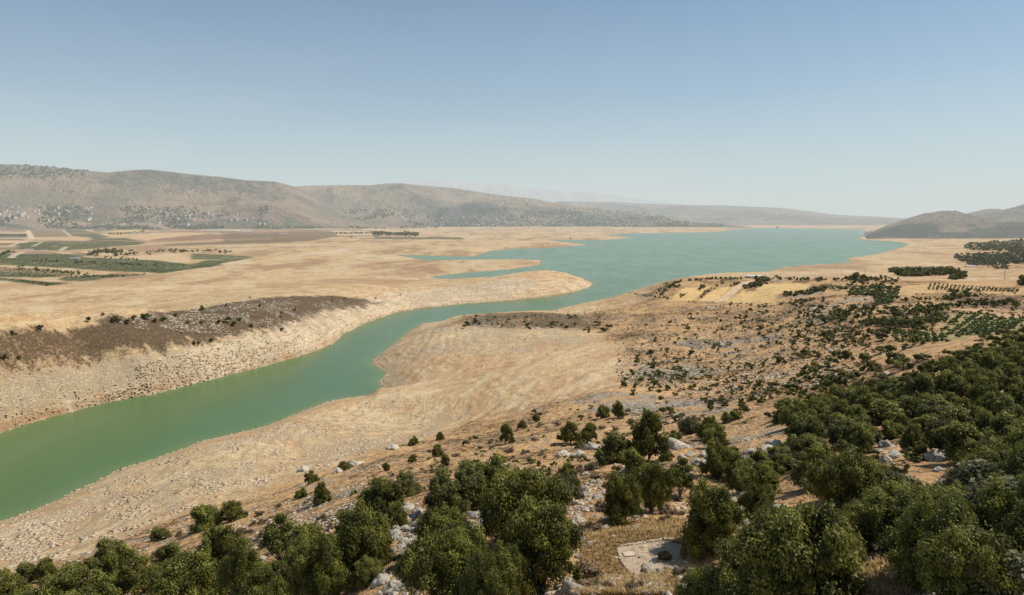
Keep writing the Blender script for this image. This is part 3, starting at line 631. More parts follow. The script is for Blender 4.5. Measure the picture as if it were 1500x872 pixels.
def rock_mat(name, a, b, dark):
    t = NT(name); p = t.pos((1, 1, 1), True); oi = t.n('ShaderNodeObjectInfo'); n = t.noise(p, 1.6, 6, .68); n3 = t.noise(p, 9, 4, .7); v = t.vor(p, 2.2, 'DISTANCE_TO_EDGE')
    c = t.mix(t.rng(n, .3, .7), a, b); c = t.mix(t.rng(n3, .50, .64, 0, .7), c, dark); c = t.mix(t.rng(v, .05, .0, 0, .3), c, dark)
    return t.finish(t.diff(c, t.bump(t.math('ADD', t.math('ADD', n, t.math('MULTIPLY', n3, .5)), t.math('MULTIPLY', t.rng(v, 0, .15), .15)), .9, .25)))
M_lime = rock_mat('limestone', (.40, .35, .275), (.66, .60, .49), (.15, .12, .09))
M_bedrock = rock_mat('shore_stone', (.45, .35, .24), (.64, .53, .39), (.22, .15, .09))
def rock_arrays(seed, sub=2, flat_=.6, rough=.42):
    v, f = (ico2, ico3)[sub - 2]; r = random.Random(seed); o = Vector((r.uniform(-50, 50), r.uniform(-50, 50), r.uniform(-50, 50))); out = []
    for p in v:
        q = Vector(p); n = mnoise.noise(q * 1.1 + o) * 1.3 + mnoise.noise(q * 2.7 + o) * .6 + mnoise.noise(q * 6 + o) * .45 - abs(mnoise.noise(q * 4 + o)) * .6
        vc = mnoise.cell(q * 1.7 + o); q = q * (1 + rough * n + .12 * vc); out.append((q.x, q.y * .8, q.z * flat_))
    return np.array(out), f
ROCK = [mk_mesh('boulder', *rock_arrays(50 + i, 3, (.55, .75, .5, .9, .6, .7)[i]), 3, M_lime) for i in range(6)]

# ------------------------------------------------------------------ labels and placing
used = {}
def pct(px, py):
    return '%d%% across, %d%% down' % (round(px / 15), round(py / 8.72))
def tag(o, label, cat, group=None):
    if label in used:
        base_l = label.rsplit(', ', 2)[0] if '%' in label else label
        px, py = o.get('_p', (0, 0)); label = base_l + ', %.1f%% across, %.1f%% down' % (px / 15, py / 8.72)
        while label in used: px += 1.5; label = base_l + ', %.1f%% across, %.1f%% down' % (px / 15, py / 8.72)
    used[label] = 1
    if '_p' in o: del o['_p']
    o['label'] = label; o['category'] = cat
    if group: o['group'] = group
def plant(name, K, loc, w, h, rot=None, parts=True):
    sx = w / K['w']; sz = h / K['h']
    if parts:
        e = bpy.data.objects.new(name, None); col.objects.link(e); e.location = (loc[0], loc[1], loc[2] - .085 * h); e.empty_display_size = .5
        for nm, me in (('trunk', K['trunk']), ('crown', K['crown'])):
            c = bpy.data.objects.new(nm, me); col.objects.link(c); c.parent = e
    else:
        e = bpy.data.objects.new(name, K['crown']); col.objects.link(e); e.location = loc
    e.scale = (sx, sx * random.uniform(.88, 1.12), sz); e.rotation_euler = (0, 0, random.uniform(0, 6.28) if rot is None else rot)
    return e
placed = []                                    # x, y, radius
def free(x, y, r):
    for a, b, c in placed[-1200:]:
        if (a - x) ** 2 + (b - y) ** 2 < (max(c, r) + .35 * min(c, r)) ** 2 * .72: return False
    return True
def put(name, kinds, px, py, wpx, hpx, label, cat, group=None, parts=True):
    p, ok = at([px], [py]); p = p[0]; d = math.hypot(p[0], p[1]); sl = math.sqrt(d * d + (CH - p[2]) ** 2)
    w = wpx * sl / F * .98; tilt = d / sl; h = max((hpx * sl / F - w * .32 * (1 - tilt)) / max(tilt, .5), .3)
    K = random.choice(kinds); e = plant(name, K, (p[0], p[1], p[2] - .1), w * 1.05, h * 1.03, parts=parts); e['_p'] = (px, py)
    placed.append((p[0], p[1], w * .5)); tag(e, label, cat, group); return e
# foreground trees, surveyed one by one: centre x, foot y, width, height in the photograph
hand = [
 (758,806,118,122,'broad bushy oak left of the stone terrace, upper half of the great clump',0),(792,862,118,128,'largest bright green oak just left of the stone terrace',0),
 (655,905,110,120,'wide oak at the bottom edge below the white outcrop',0),(712,905,84,92,'bushy oak at the bottom edge beside the dark faced boulder',0),(742,880,60,84,'small oak squeezed between two big oaks at the bottom edge',0),
 (648,818,84,76,'round oak right of the white rock outcrop',0),(690,836,62,70,'small round oak behind the bottom edge oaks',1),
 (527,846,86,104,'tall pale green oak left of the white outcrop',0),(478,880,84,92,'dark oak left of the tall pale green oak',0),(412,828,48,76,'narrow upright oak standing alone on the lower left slope',2),(446,868,66,78,'mid green oak behind the bottom edge at lower left',0),
 (556,757,68,62,'round dark oak with a deep shadow beneath it',1),(580,772,40,40,'small oak tucked against the shaded round oak',1),(598,727,36,38,'small round oak behind the shaded round oak',1),(652,750,66,66,'dark round oak above the white outcrop',1),(688,742,58,70,'dense oak touching the dark round oak',1),(720,722,54,56,'dense oak on the crest of the middle clump',1),(746,742,56,60,'oak behind the great clump of the terrace',1),
 (830,718,34,44,'thin leaved little oak right of the great clump',1),(950,675,58,80,'very dark upright oak beside the grey boulder',1),(899,678,52,50,'low dark oak left of the very dark upright oak',1),(926,694,44,40,'small oak in front of the very dark upright oak',1),
 (912,766,58,76,'yellow green oak behind the terrace, left of a pair',0),(953,752,54,78,'dark oak behind the terrace, right of a pair',0),(998,728,40,62,'slim oak right of the pair behind the terrace',2),
 (1041,812,86,104,'dark oak shading the right side of the stone terrace',0),(1180,925,186,170,'huge bright green oak filling the bottom right centre',0),(1090,905,120,110,'wide bright oak below the dark terrace oak',0),(1035,905,90,72,'low bright oak at the bottom edge right of the terrace',0),
 (1130,830,84,80,'oak joining the terrace oak to the huge bright oak',0),(1050,700,44,56,'light oak above the dark terrace oak',1),(1078,705,48,42,'brownish green oak on the orange soil gap',1),(1118,728,50,50,'round grey green oak left of the forest',1),
 (1247,768,84,100,'very dark oak above the orange clearing',0),(1240,812,64,60,'oak in deep shade left of the bare clearing',0),(1200,716,60,62,'oak at the top of the orange gap',1),(1384,885,120,140,'black green oak right of the bare clearing',0),(1425,925,120,130,'deep shaded oak at the bottom right',0),
 (1385,815,100,90,'dark oak above the black green oak',0),(160,826,38,36,'small oak left of a pair on the bare left slope',1),(182,830,34,32,'small round oak right of a pair on the bare left slope',1),(36,852,26,26,'lone little oak near the left edge',1),(68,852,26,32,'lone narrow little oak near the left edge',1),
 (118,905,92,70,'broad oak at the bottom edge near the left corner',0),(72,905,60,50,'low oak in the bottom left corner',0),(10,880,44,40,'oak cut by the left edge at the bottom',1),(165,880,46,62,'upright oak right of the broad corner oak',1),
 (232,790,30,18,'low flat oak on the lower left slope',1),(280,905,98,86,'pale green oak at the bottom edge beside a white slab',0),(314,828,46,54,'dark oak left of a dark pair on the left slope',1),(334,820,40,50,'dark oak right of a dark pair on the left slope',1),(355,885,56,92,'tall dark oak at the bottom edge',0),(392,905,66,76,'oak at the bottom edge beside the tall dark oak',0),
 (300,775,44,34,'dark oak on the upper left slope',1),(338,765,40,32,'round oak on the upper left slope',1),(250,830,40,34,'dark green oak below the brown thicket',1),(270,860,50,50,'oak behind the pale green bottom edge oak',1),(210,868,50,50,'oak between two bottom edge oaks at left',1),
 (457,708,20,20,'small dark oak alone at the edge of the bare shore',1),(472,738,26,34,'dark little oak above the lower left slope',1),(442,730,18,16,'tiny oak at the edge of the bare shore',1),(503,690,18,16,'small oak on a grey boulder at the shore edge',1),(606,652,14,14,'tiny oak on the bare shore edge',1),(566,690,14,14,'tiny oak below the shore edge',1),(604,678,12,14,'tiny narrow oak below the shore edge',1),
 (641,670,20,22,'small oak in a group of three by the shore edge',1),(653,682,18,18,'lowest small oak of three by the shore edge',1),(645,645,15,14,'tiny oak topmost of three by the shore edge',1),(741,650,22,34,'tall narrow oak by the shore edge',2),(765,628,14,14,'tiny oak right of the tall narrow oak',1),(730,680,20,18,'small oak inside the stony slope',1),
 (835,650,34,36,'round oak right of the stony slope',1),(862,648,26,32,'oak behind the low dark oak',1),(883,613,20,22,'small oak under the bare peninsula',1),(906,612,22,26,'round oak under the bare peninsula, right of another',1),(785,618,12,14,'tiny oak on the peninsula slope',1),(914,567,9,12,'tiny oak at the corner of the bare peninsula',1),
]
def knd(t): return (OAK_NEAR, OAK_MID, OAK_TALL)[t]
n_oak = 0
for px, py, wq, hq, lb, t in hand:
    put('oak_tree', knd(t), px, py, wq, hq, lb, 'tree', 'evergreen oaks on the near slope'); n_oak += 1
for px, py, wq, hq, lb in [(1462,915,130,110,'silvery grey bush in the bottom right corner'),(1470,800,120,90,'feathery grey green bush at the right edge'),(1300,735,60,44,'brownish green bush left of the white rocks in the forest'),(830,730,44,40,'pale dry green bush right of the great clump'),(1010,636,38,30,'light grey green bush behind the grey boulder'),(1440,740,90,60,'spreading olive green bush below the white rocks at right')]:
    put('grey_bush', GREY, px, py, wq, hq, lb, 'bush')

def inpoly(poly, x, y): return poly_sd(poly, np.array([x]), np.array([y]))[0] > 0
CLEAR = [[(850,775),(905,755),(985,752),(1005,800),(990,872),(840,872),(850,820)],[(1262,800),(1285,775),(1315,800),(1325,850),(1270,855)],[(1130,695),(1160,690),(1222,745),(1215,775),(1150,735)],[(555,735),(640,745),(620,820),(640,872),(556,872),(570,800)],[(640,745),(700,752),(712,800),(690,812),(688,760)],
 [(700,640),(820,640),(880,655),(860,700),(700,655)],[(860,700),(900,700),(900,750),(845,800),(835,740)],[(560,620),(760,560),(850,580),(600,672)],[(1010,660),(1040,650),(1060,705),(1090,760),(1010,720)],[(1225,665),(1250,655),(1262,690),(1240,700)],[(1095,600),(1160,625),(1120,650),(1080,640)],[(1355,665),(1400,668),(1395,690),(1350,700)],[(1382,452),(1510,452),(1510,488),(1470,494),(1385,502)],[(1303,480),(1382,484),(1380,504),(1303,502)],[(1290,648),(1318,640),(1322,672),(1295,685)]]
def scatter(poly, n, smin, smax, fn, tries=14, gap=1., noise_thr=None, clear=True, tall=False):
    xs = [a for a, b in poly]; ys = [b for a, b in poly]; got = 0
    cand = np.c_[rng.uniform(min(xs), max(xs), n * tries), rng.uniform(min(ys), max(ys), n * tries)]
    cand = cand[poly_sd(poly, cand[:, 0], cand[:, 1]) > 0]
    P3, ok = at(cand[:, 0], cand[:, 1])
    for (px, py), p, o in zip(cand, P3, ok):
        if got >= n: break
        if not o or p[2] < .4: continue
        if noise_thr is not None and mnoise.noise(Vector((p[0] / 24, p[1] / 24, 3))) < noise_thr: continue
        if clear and any(inpoly(c, px, py) for c in CLEAR if min(a for a, b in c) < px < max(a for a, b in c)): continue
        s = smin + (smax - smin) * random.random() ** 1.5
        if tall:
            hp = s * .85 * F / math.hypot(p[0], p[1], CH - p[2])
            if any(inpoly(c, px + dx * hp * .45, py - k * hp) for c in CLEAR for k in (.3, .6, .9) for dx in (-1, 0, 1) if min(a for a, b in c) - hp < px < max(a for a, b in c) + hp): continue
        if not free(p[0], p[1], s * .5 * gap): continue
        placed.append((p[0], p[1], s * .5 * gap)); got += 1; fn(px, py, p, s)
    return got
def region(px, py):
    if py > 780: return 'along the bottom edge' if py > 840 else 'on the near slope'
    if px > 1120 and py > 560: return 'in the dense forest at right'
    if px < 500 and py > 700: return 'on the lower left slope'
    if py > 600: return 'on the stony near slope'
    if px > 1150: return 'among the fields at right'
    return 'on the dry slope'
cnt = {'oak': n_oak}
fs = []                                        # far or surplus scrub merges into stuff
def oak(px, py, p, s):
    d = math.hypot(p[0], p[1]); s *= random.uniform(.68, .95); h = s * random.uniform(.75, 1.1)
    K = random.choice(OAK_NEAR if d < 62 else OAK_MID + OAK_TALL[:1])
    if cnt['oak'] < 298:
        e = plant('oak_tree', K, (p[0], p[1], p[2] - .12), s, h); e['_p'] = (px, py); cnt['oak'] += 1
        sz = 'large' if s > 5 else 'medium' if s > 3.9 else 'small'
        tag(e, '%s oak %s, %s' % (sz, region(px, py), pct(px, py)), 'tree', 'evergreen oaks on the near slope')
    else: fs.append((p, s, h))
forest = [(1120,650),(1135,615),(1180,595),(1250,580),(1330,575),(1400,535),(1450,518),(1530,505),(1560,900),(1130,900),(1125,760),(1215,700)]
scatter([(1125,700),(1300,690),(1560,680),(1560,900),(1130,900)], 60, 3.6, 5.6, oak, gap=1.05, tall=True)
scatter([(20,860),(150,835),(290,780),(420,740),(520,740),(640,760),(640,900),(0,900)], 15, 2.6, 4.4, oak, gap=1.05, tall=True)
scatter([(430,740),(520,715),(600,690),(700,680),(830,690),(900,750),(800,800),(600,760)], 8, 2.2, 3.6, oak, gap=1.)
scatter([(980,640),(1100,600),(1130,640),(1215,700),(1130,800),(1000,690)], 26, 2.6, 4.6, oak, gap=1.05, tall=True)
scatter(forest, 150, 3.2, 5.4, oak, gap=1.14, tall=True)
scatter([(1020,600),(1060,575),(1180,560),(1300,565),(1330,600),(1130,640)], 34, 2.8, 4.6, oak, gap=1.05, tall=True)
scatter([(1300,570),(1400,525),(1560,500),(1560,600),(1320,620)], 80, 3.2, 5., oak, gap=1.14, tall=True)
print('oaks', cnt)
ns = [0]
def shrub(px, py, p, s):
    h = s * random.uniform(.6, .9)
    if ns[0] < 298:
        e = plant('shrub', random.choice(SHRUB), (p[0], p[1], p[2] - .1), s, h, parts=s * F / math.hypot(p[0], p[1]) > 14); e['_p'] = (px, py); ns[0] += 1
        tag(e, '%s dark shrub %s, %s' % ('large' if s > 4 else 'low' if s < 2.4 else 'round', region(px, py), pct(px, py)), 'shrub', 'dark shrubs scattered over the dry slopes')
    else: fs.append((p, s, h))
scatter([(640,660),(760,605),(900,572),(1000,560),(1000,640),(900,640),(700,690)], 26, 1.8, 3.4, shrub, noise_thr=-.1)
scatter([(905,560),(935,500),(1000,540),(990,575),(920,575)], 18, 2.2, 4.2, shrub)
scatter([(900,560),(900,485),(1000,440),(1250,440),(1250,560),(1050,570)], 110, 2., 5., shrub, noise_thr=-.12)
scatter([(665,481),(680,464),(760,459),(830,459),(905,470),(890,490),(760,482)], 44, 3.2, 6., shrub)
scatter([(1100,470),(1200,450),(1480,440),(1520,500),(1380,560),(1180,560),(1120,520)], 120, 2.4, 5.5, shrub, noise_thr=-.05)
bl = lambda l: [(a / 3.6325, 400 + b / 3.6325) for a, b in l]
for a, b, s in [(470,258,3.4),(610,262,4.2),(680,268,4),(720,250,3.5),(760,240,4.5),(785,250,4.5),(820,262,4),(870,262,4.4),(1075,196,4.6),(1205,178,3),(1330,134,2.5),(1080,276,4.4),(1160,272,4),(1210,262,5),(1250,285,4.6),(1275,258,4),(1335,285,4.4),(995,275,3.4),(940,230,3),(215,306,4.2),(70,325,3.2),(18,460,4),(100,460,2.6),(1030,382,3.6),(1060,385,3.6),(1130,370,4),(550,228,2.2),(1380,180,3),(1400,290,2.5),(1490,240,3),(1570,200,3),(1500,310,3.5)]:
    px, py = a / 3.6325, 400 + b / 3.6325; p, ok = at([px], [py]); shrub(px, py, p[0], s * 1.5)
for px, py in [(487,440),(505,438),(551,438),(586,433),(412,460)]:
    p, ok = at([px], [py]); shrub(px, py, p[0], 4.)
print('shrubs', ns)
# hedges, headland scrub and wooded ground beyond: masses too many to count
def mass(poly, n, a, b, thr=None, clear=False, tries=4, gap=.5, tall=False): scatter(poly, n, a, b, lambda px, py, p, s: fs.append((p, s, s * random.uniform(.55, .9))), gap=gap, noise_thr=thr, clear=clear, tries=tries, tall=tall)
def mass2(poly, n, a, b, thr=None):
    global placed
    sv = placed; placed = []
    cand = None; xs = [q[0] for q in poly]; ys = [q[1] for q in poly]
    c = np.c_[rng.uniform(min(xs), max(xs), n * 4), rng.uniform(min(ys), max(ys), n * 4)]; c = c[poly_sd(poly, c[:, 0], c[:, 1]) > 0]
    P3, ok = at(c[:, 0], c[:, 1]); g = 0
    for p, o in zip(P3, ok):
        if g >= n: break
        if not o or p[2] < .5: continue
        if thr is not None and mnoise.noise(Vector((p[0] / 60, p[1] / 60, 8))) < thr: continue
        s = random.uniform(a, b); fs.append((p, s, s * random.uniform(.6, .95))); g += 1
    placed = sv
def path_line(l, n, a, b, jit=1.5):
    for k in range(n):
        t = random.random() * (len(l) - 1); i = int(t); t -= i
        px = l[i][0] * (1 - t) + l[i + 1][0] * t + random.gauss(0, jit); py = l[i][1] * (1 - t) + l[i + 1][1] * t + random.gauss(0, jit * .3)
        p, ok = at([px], [py])
        if ok[0] and p[0][2] > .5: s = random.uniform(a, b); fs.append((p[0], s, s * random.uniform(.6, 1.)))
path_line(q2((920,590),(960,575),(1080,565),(1160,560),(1220,565),(1330,555),(1430,550)), 60, 3, 6.5)
path_line(q2((840,650),(890,600),(930,600),(960,600)), 40, 2.5, 5.5, 5); path_line(q2((1060,620),(1100,600)), 14, 3, 6, 2); path_line(q2((1080,660),(1110,630)), 10, 3, 5, 2)
path_line(q2((1130,620),(1190,580)), 14, 2.5, 5, 2); path_line(q2((960,660),(1000,635)), 10, 2, 4, 2); path_line(q2((1240,600),(1290,580)), 12, 3, 5, 2); path_line(q2((1310,610),(1400,590),(1440,560)), 70, 4, 7.5, 4)
path_line(q2((700,640),(760,650),(850,660),(930,670)), 40, 1.5, 3.5, 3)
path_line(q3((120,480),(250,487),(380,490),(500,492),(620,482),(710,490)), 50, 4, 7, 3); path_line(q3((560,480),(580,490)), 5, 9, 12, 1)
mass2([(1230,425),(1260,408),(1320,408),(1320,425),(1290,440)], 90, 3, 6); mass2([(1150,440),(1250,436),(1400,438),(1380,470),(1180,470)], 190, 2.5, 5, -.05); mass2([(1390,425),(1490,430),(1490,450),(1400,452)], 60, 3, 6, 0)
path_line(q5((180,120),(300,110),(380,90)), 60, 3, 6, 4); path_line(q5((610,265),(800,280),(900,270),(1010,250)), 130, 3, 5, 6)
mass2([(1200,455),(1300,450),(1375,470),(1340,500),(1240,500)], 60, 3, 5.5)
mass([(1130,610),(1330,560),(1400,515),(1530,500),(1560,760),(1350,760),(1150,700)], 260, 1.2, 3.2, gap=.6, tries=4, tall=True)
mass([(900,560),(900,490),(1000,440),(1250,440),(1300,560),(1050,590)], 1500, .6, 1.7, gap=.4)
mass([(920,560),(960,480),(1050,445),(1250,440),(1300,570),(1050,595)], 330, 1.8, 4.2, gap=.6)
mass([(740,478),(760,460),(960,445),(960,490),(880,480)], 260, .8, 2., gap=.4)
mass([(1080,470),(1250,430),(1500,430),(1520,480),(1150,520)], 500, 1.2, 3., gap=.4)
mass([(420,740),(600,680),(900,590),(1000,590),(1000,680),(640,720)], 160, .7, 1.6, gap=.6)
# wooded strips at the right beyond the shore plain
mass2(q3((750,440),(800,430),(900,432),(1100,425),(1140,445),(1080,462),(860,472),(800,460)), 420, 6, 11)
mass2(q3((1160,310),(1200,292),(1500,272),(1600,270),(1600,330),(1500,345),(1330,330),(1200,325)), 520, 9, 17, -.3)
mass2(q3((1100,357),(1250,350),(1380,345),(1600,350),(1600,395),(1300,405),(1150,385)), 520, 8, 14, -.35); mass2(q3((1150,380),(1330,385),(1320,415),(1200,410)), 150, 6, 10)
mass2(q3((1090,470),(1190,455),(1180,480),(1100,490)), 50, 5, 8); mass2(q3((1310,400),(1430,410),(1420,430),(1340,430)), 60, 4, 7)
mass2(q3((1460,490),(1560,480),(1560,520),(1480,520)), 30, 6, 9)
# valley floor trees
mass2(q0((0,578),(370,580),(480,600),(800,610),(1040,632),(1250,615),(900,668),(620,658),(300,640),(0,622)), 900, 1.6, 3); mass2(q0((110,530),(470,508),(700,492),(780,505),(480,535),(240,550)), 350, 1.8, 3.2); mass2(q0((0,705),(230,725),(380,735),(250,745)), 200, 1.6, 3); mass2(q0((0,640),(420,690),(330,700),(0,695)), 300, 1.6, 3.4)
mass2(q0((340,705),(480,690),(800,684),(620,700)), 100, 2.5, 5)
path_line(q0((0,580),(60,560)), 20, 7, 14, 2); path_line(q0((500,570),(560,560),(620,555),(650,575)), 70, 7, 15, 4); path_line(q0((620,580),(780,570)), 20, 6, 11, 2)
path_line(q0((800,570),(870,555),(950,552),(1050,560),(1150,555),(1280,565)), 60, 6, 11, 3)
path_line(q0((0,470),(150,470)), 60, 8, 14, 1.5); path_line(q0((860,435),(960,432),(1100,440)), 50, 10, 20, 2); path_line(q0((540,410),(800,405),(1500,435)), 60, 8, 14, 1.5)
path_line(q0((600,465),(700,460),(820,440)), 60, 8, 14, 2); path_line(q0((0,415),(300,380)), 60, 8, 14, 2); path_line(q0((500,585),(800,605)), 24, 5, 8, 2)
path_line(q0((880,360),(920,362)), 12, 14, 22, 1.5); path_line(q0((200,610),(900,640)), 60, 5, 8, 3); path_line(q0((100,650),(500,690)), 50, 5, 8, 4)
path_line(q1((400,383),(500,385),(640,380)), 60, 9, 16, 1); path_line(q1((630,380),(700,385),(870,385)), 220, 10, 20, 3); path_line(q1((90,355),(290,355)), 50, 10, 16, 1)
print('mass', len(fs))
def merged(name, items, protos, label, cat=None, kindp='stuff'):
    byk = [[] for _ in protos]
    for it in items: byk[random.randrange(len(protos))].append(it)
    Vs, F4, F3, L, o = [], [], [], [], 0
    for K, its in zip(protos, byk):
        V, f4, f3, lv = K['raw']
        for p, s, h in its:
            s *= .82; h *= .82
            a = random.uniform(0, 6.28); c_, s_ = math.cos(a), math.sin(a); sx = s / K['w']; sz = h / K['h']
            Q = np.stack([(V[:, 0] * c_ - V[:, 1] * s_) * sx + p[0], (V[:, 0] * s_ + V[:, 1] * c_) * sx + p[1], V[:, 2] * sz + p[2] - .1], 1)
            Vs.append(Q); F4.append(f4 + o); F3.append(f3 + o); k = random.uniform(.7, 1.25); L.append(np.clip(lv * [1, k, k], 0, 2)); o += len(V)
    if not Vs: return
    me = mixed_mesh(name, np.concatenate(Vs), np.concatenate(F4), np.concatenate(F3), M_shr if protos is not DRY else M_dry, np.concatenate(L))
    ob = link(name, me, kindp); ob['label'] = label; ob['category'] = cat or 'scrub'
near_s = [i for i in fs if math.hypot(i[0][0], i[0][1]) < 420]; far_s = [i for i in fs if math.hypot(i[0][0], i[0][1]) >= 420]
SH_LO = [kind('low', 3, 2.2, 7, 330, .3, 800 + i, M_shr) for i in range(4)]; SH_XLO = [kind('low', 3, 2.2, 5, 70, .5, 820 + i, M_shr) for i in range(4)]
merged('scrub', near_s, SH_LO, 'dense green scrub filling the gaps of the wooded slope')
merged('woodland_scrub', far_s, SH_XLO, 'far hedges and belts of small trees across the fields and valley')
# ------------------------------------------------------------------ dry bushes, boulders, rubble, tufts
nd = [0]
def dry(px, py, p, s):
    if math.hypot(p[0] - TC[0], p[1] - TC[1]) < 6.8: return
    e = plant('dry_bush', random.choice(DRY), (p[0], p[1], p[2] - .05), s, s * random.uniform(.35, .55), parts=False); e['_p'] = (px, py); nd[0] += 1
    tag(e, '%s brown dry bush %s, %s' % ('wide' if s > 1.9 else 'small', region(px, py), pct(px, py)), 'bush', 'dry brown bushes on the slopes')
sv = placed; placed = []
scatter([(400,760),(560,700),(850,640),(1000,640),(1130,720),(1130,800),(980,872),(560,872),(380,820)], 110, .9, 2.1, dry, clear=False)
scatter([(200,800),(300,755),(420,740),(400,800),(260,850)], 22, 1.3, 2.6, dry, clear=False)
scatter([(600,660),(900,580),(1100,560),(1100,620),(900,650),(640,700)], 60, 1.2, 2.6, dry, clear=False)
nb = [0]
def boulder(px, py, p, s, label=None, flat_=1., name='boulder'):
    if math.hypot(p[0] - TC[0], p[1] - TC[1]) < 4.: return
    e = bpy.data.objects.new(name, random.choice(ROCK)); col.objects.link(e); k = s / 2
    e.scale = (k, k * random.uniform(.8, 1.2), k * random.uniform(.7, 1.1) * flat_); e.location = (p[0], p[1], p[2] + k * .12); e.rotation_euler = (random.uniform(-.2, .2), random.uniform(-.2, .2), random.uniform(0, 6.28)); e['_p'] = (px, py); nb[0] += 1
    tag(e, label or '%s pale rock %s, %s' % ('big' if s > 1.5 else 'small', region(px, py), pct(px, py)), 'rock', 'pale limestone rocks on the slopes')
def bpx(px, py, wpx, label, flat_=1.):
    p, ok = at([px], [py]); d = math.hypot(p[0][0], p[0][1]); boulder(px, py, p[0], wpx * math.hypot(d, CH - p[0][2]) / F, label, flat_)
for a in [(988,655,36,'tall grey boulder beside the very dark oak',1.0),(1128,668,32,'large white boulder left of the forest',1.2),(1148,680,20,'white stone below the large white boulder at the forest edge'),(1150,672,26,'grey stone joined to the large white boulder'),(782,852,44,'big boulder with a dark shaded face at the bottom edge',1.3),
 (838,866,36,'long pale boulder at the bottom edge left of the terrace'),(867,658,24,'pale boulder left of the low dark oak'),(848,670,20,'grey boulder on the stony slope'),(825,668,20,'flat grey boulder on the stony slope'),(576,658,16,'lone grey boulder at the shore edge'),(520,682,22,'grey boulders at the shore edge beside the small oak'),(495,692,18,'dark grey boulder under the small shore oak'),(444,690,14,'flat grey stone on the bare shore'),
 (1370,672,30,'white boulder amid the forest'),(1385,674,24,'pale slab right of the white forest boulder'),(1375,690,14,'small white stone amid the forest'),(1374,718,12,'little white stone lower in the forest'),(1275,822,14,'white stone on the bare clearing'),(1465,682,12,'pale stone near the right edge of the forest'),
 (576,862,28,'rounded white rock at the bottom of the outcrop',1.2),(597,745,18,'pale rock atop the outcrop'),(615,752,16,'grey rock with dark face atop the outcrop',1.3),(1300,655,20,'pink grey boulder in the forest gap',1.3),(1310,670,22,'white boulder in the forest gap'),(1335,650,16,'flat white stone in the forest gap'),(1262,860,18,'pale stone left of the bare clearing'),(1025,680,26,'grey boulder right of the terrace pair of oaks'),(1078,700,18,'pale boulder under the brownish oak'),(1100,664,18,'pale boulder on orange soil'),(1298,548,10,'lone white stone on the dry slope'),(1140,750,30,'pale rock patch left of the orange gap'),(1190,757,22,'white rock below the orange gap'),(935,690,18,'rock at the foot of the small oak'),(918,690,14,'rock left of the small oak'),(845,768,24,'rounded pale boulder left of the terrace field',1.2),(884,775,14,'small boulder at the corner of the gold grass'),(1135,655,22,'grey boulder top right of the large white boulder'),(1192,455,14,'white slab among the far orchard trees')]:
    bpx(*a)
def clus(poly, n, a, b, **k): scatter(poly, n, a, b, lambda px, py, p, s: boulder(px, py, p, s), clear=False, **k)
clus([(560,745),(640,745),(620,800),(590,812),(565,790)], 48, .5, 1.7, gap=.55); clus([(688,752),(706,752),(712,800),(690,815)], 20, .5, 1.4, gap=.55); clus([(556,810),(618,800),(640,840),(600,872),(560,872)], 34, .4, 1.5, gap=.55)
clus([(825,700),(880,690),(905,740),(840,850),(835,872),(850,800)], 26, .4, 1.2, gap=.7); clus([(860,660),(1010,640),(1060,690),(960,710)], 26, .5, 1.6, gap=.7); clus([(480,780),(450,850),(430,840),(440,780)], 10, .5, 1.3)
clus([(1000,690),(1130,700),(1130,760),(1080,750)], 12, .5, 1.3); clus([(150,845),(260,830),(330,800),(420,830),(260,870)], 16, .6, 1.6); clus([(1220,660),(1330,640),(1400,720),(1340,760),(1200,740)], 20, .5, 1.3)
print('boulders', nb)
placed = sv
# rubble
def rubble(name, items, mat, label, flat_=.55, sub=None):
    base_ = [rock_arrays(900 + i, 2, flat_, .38) for i in range(3)]
    lo = []
    for i in range(4):
        v, f = ico1; r = np.random.default_rng(i); vv = v * (1 + r.uniform(-.35, .35, (len(v), 1))) * [1, .8, flat_]; lo.append((vv, f))
    Vs, Fs, o = [], [], 0
    for p, s in items:
        v, f = random.choice(lo); a = random.uniform(0, 6.28); c_, s_ = math.cos(a), math.sin(a); k = s * .5; e = random.uniform(.9, 1.9)
        Q = np.stack([(v[:, 0] * e * c_ - v[:, 1] * s_) * k + p[0], (v[:, 0] * e * s_ + v[:, 1] * c_) * k + p[1], v[:, 2] * k + p[2]], 1); Vs.append(Q); Fs.append(f + o); o += len(v)
    me = mk_mesh(name, np.concatenate(Vs), np.concatenate(Fs), 3, mat); ob = link(name, me, 'stuff'); ob['label'] = label; ob['category'] = 'stones'
ROOM = lambda p: math.hypot(p[0] - TC[0], p[1] - TC[1]) > 4.3
def pts_in(poly, n, thr=None, sc=20, z=5, minz=.2, room=True):
    xs = [q[0] for q in poly]; ys = [q[1] for q in poly]; c = np.c_[rng.uniform(min(xs), max(xs), n * 3), rng.uniform(min(ys), max(ys), n * 3)]
    c = c[poly_sd(poly, c[:, 0], c[:, 1]) > 0][:n]
    P3, ok = at(c[:, 0], c[:, 1]); out = []
    for p, o in zip(P3, ok):
        if o and p[2] > minz and (not room or ROOM(p)) and (thr is None or mnoise.noise(Vector((p[0] / sc, p[1] / sc, z))) + .5 * mnoise.noise(Vector((p[0] / sc * 3, p[1] / sc * 3, z))) > thr): out.append(p)
    return out
L = []
L += [(p, random.uniform(.2, .65)) for p in pts_in([(380,740),(640,650),(900,590),(1130,600),(1130,800),(980,872),(380,872)], 9000, .14, 9)]
L += [(p, random.uniform(.5, 1.6)) for p in pts_in([(900,490),(1000,440),(1230,445),(1250,560),(1000,580),(905,560)], 6500, .0, 22)]
L += [(p, random.uniform(.6, 1.6)) for p in pts_in([(660,478),(680,462),(830,460),(950,462),(950,490),(760,480)], 1200, .0, 22)]
L += [(p, random.uniform(.25, .9)) for p in pts_in([(0,872),(0,850),(300,740),(560,680),(560,740),(300,872)], 1800, .0, 12)]
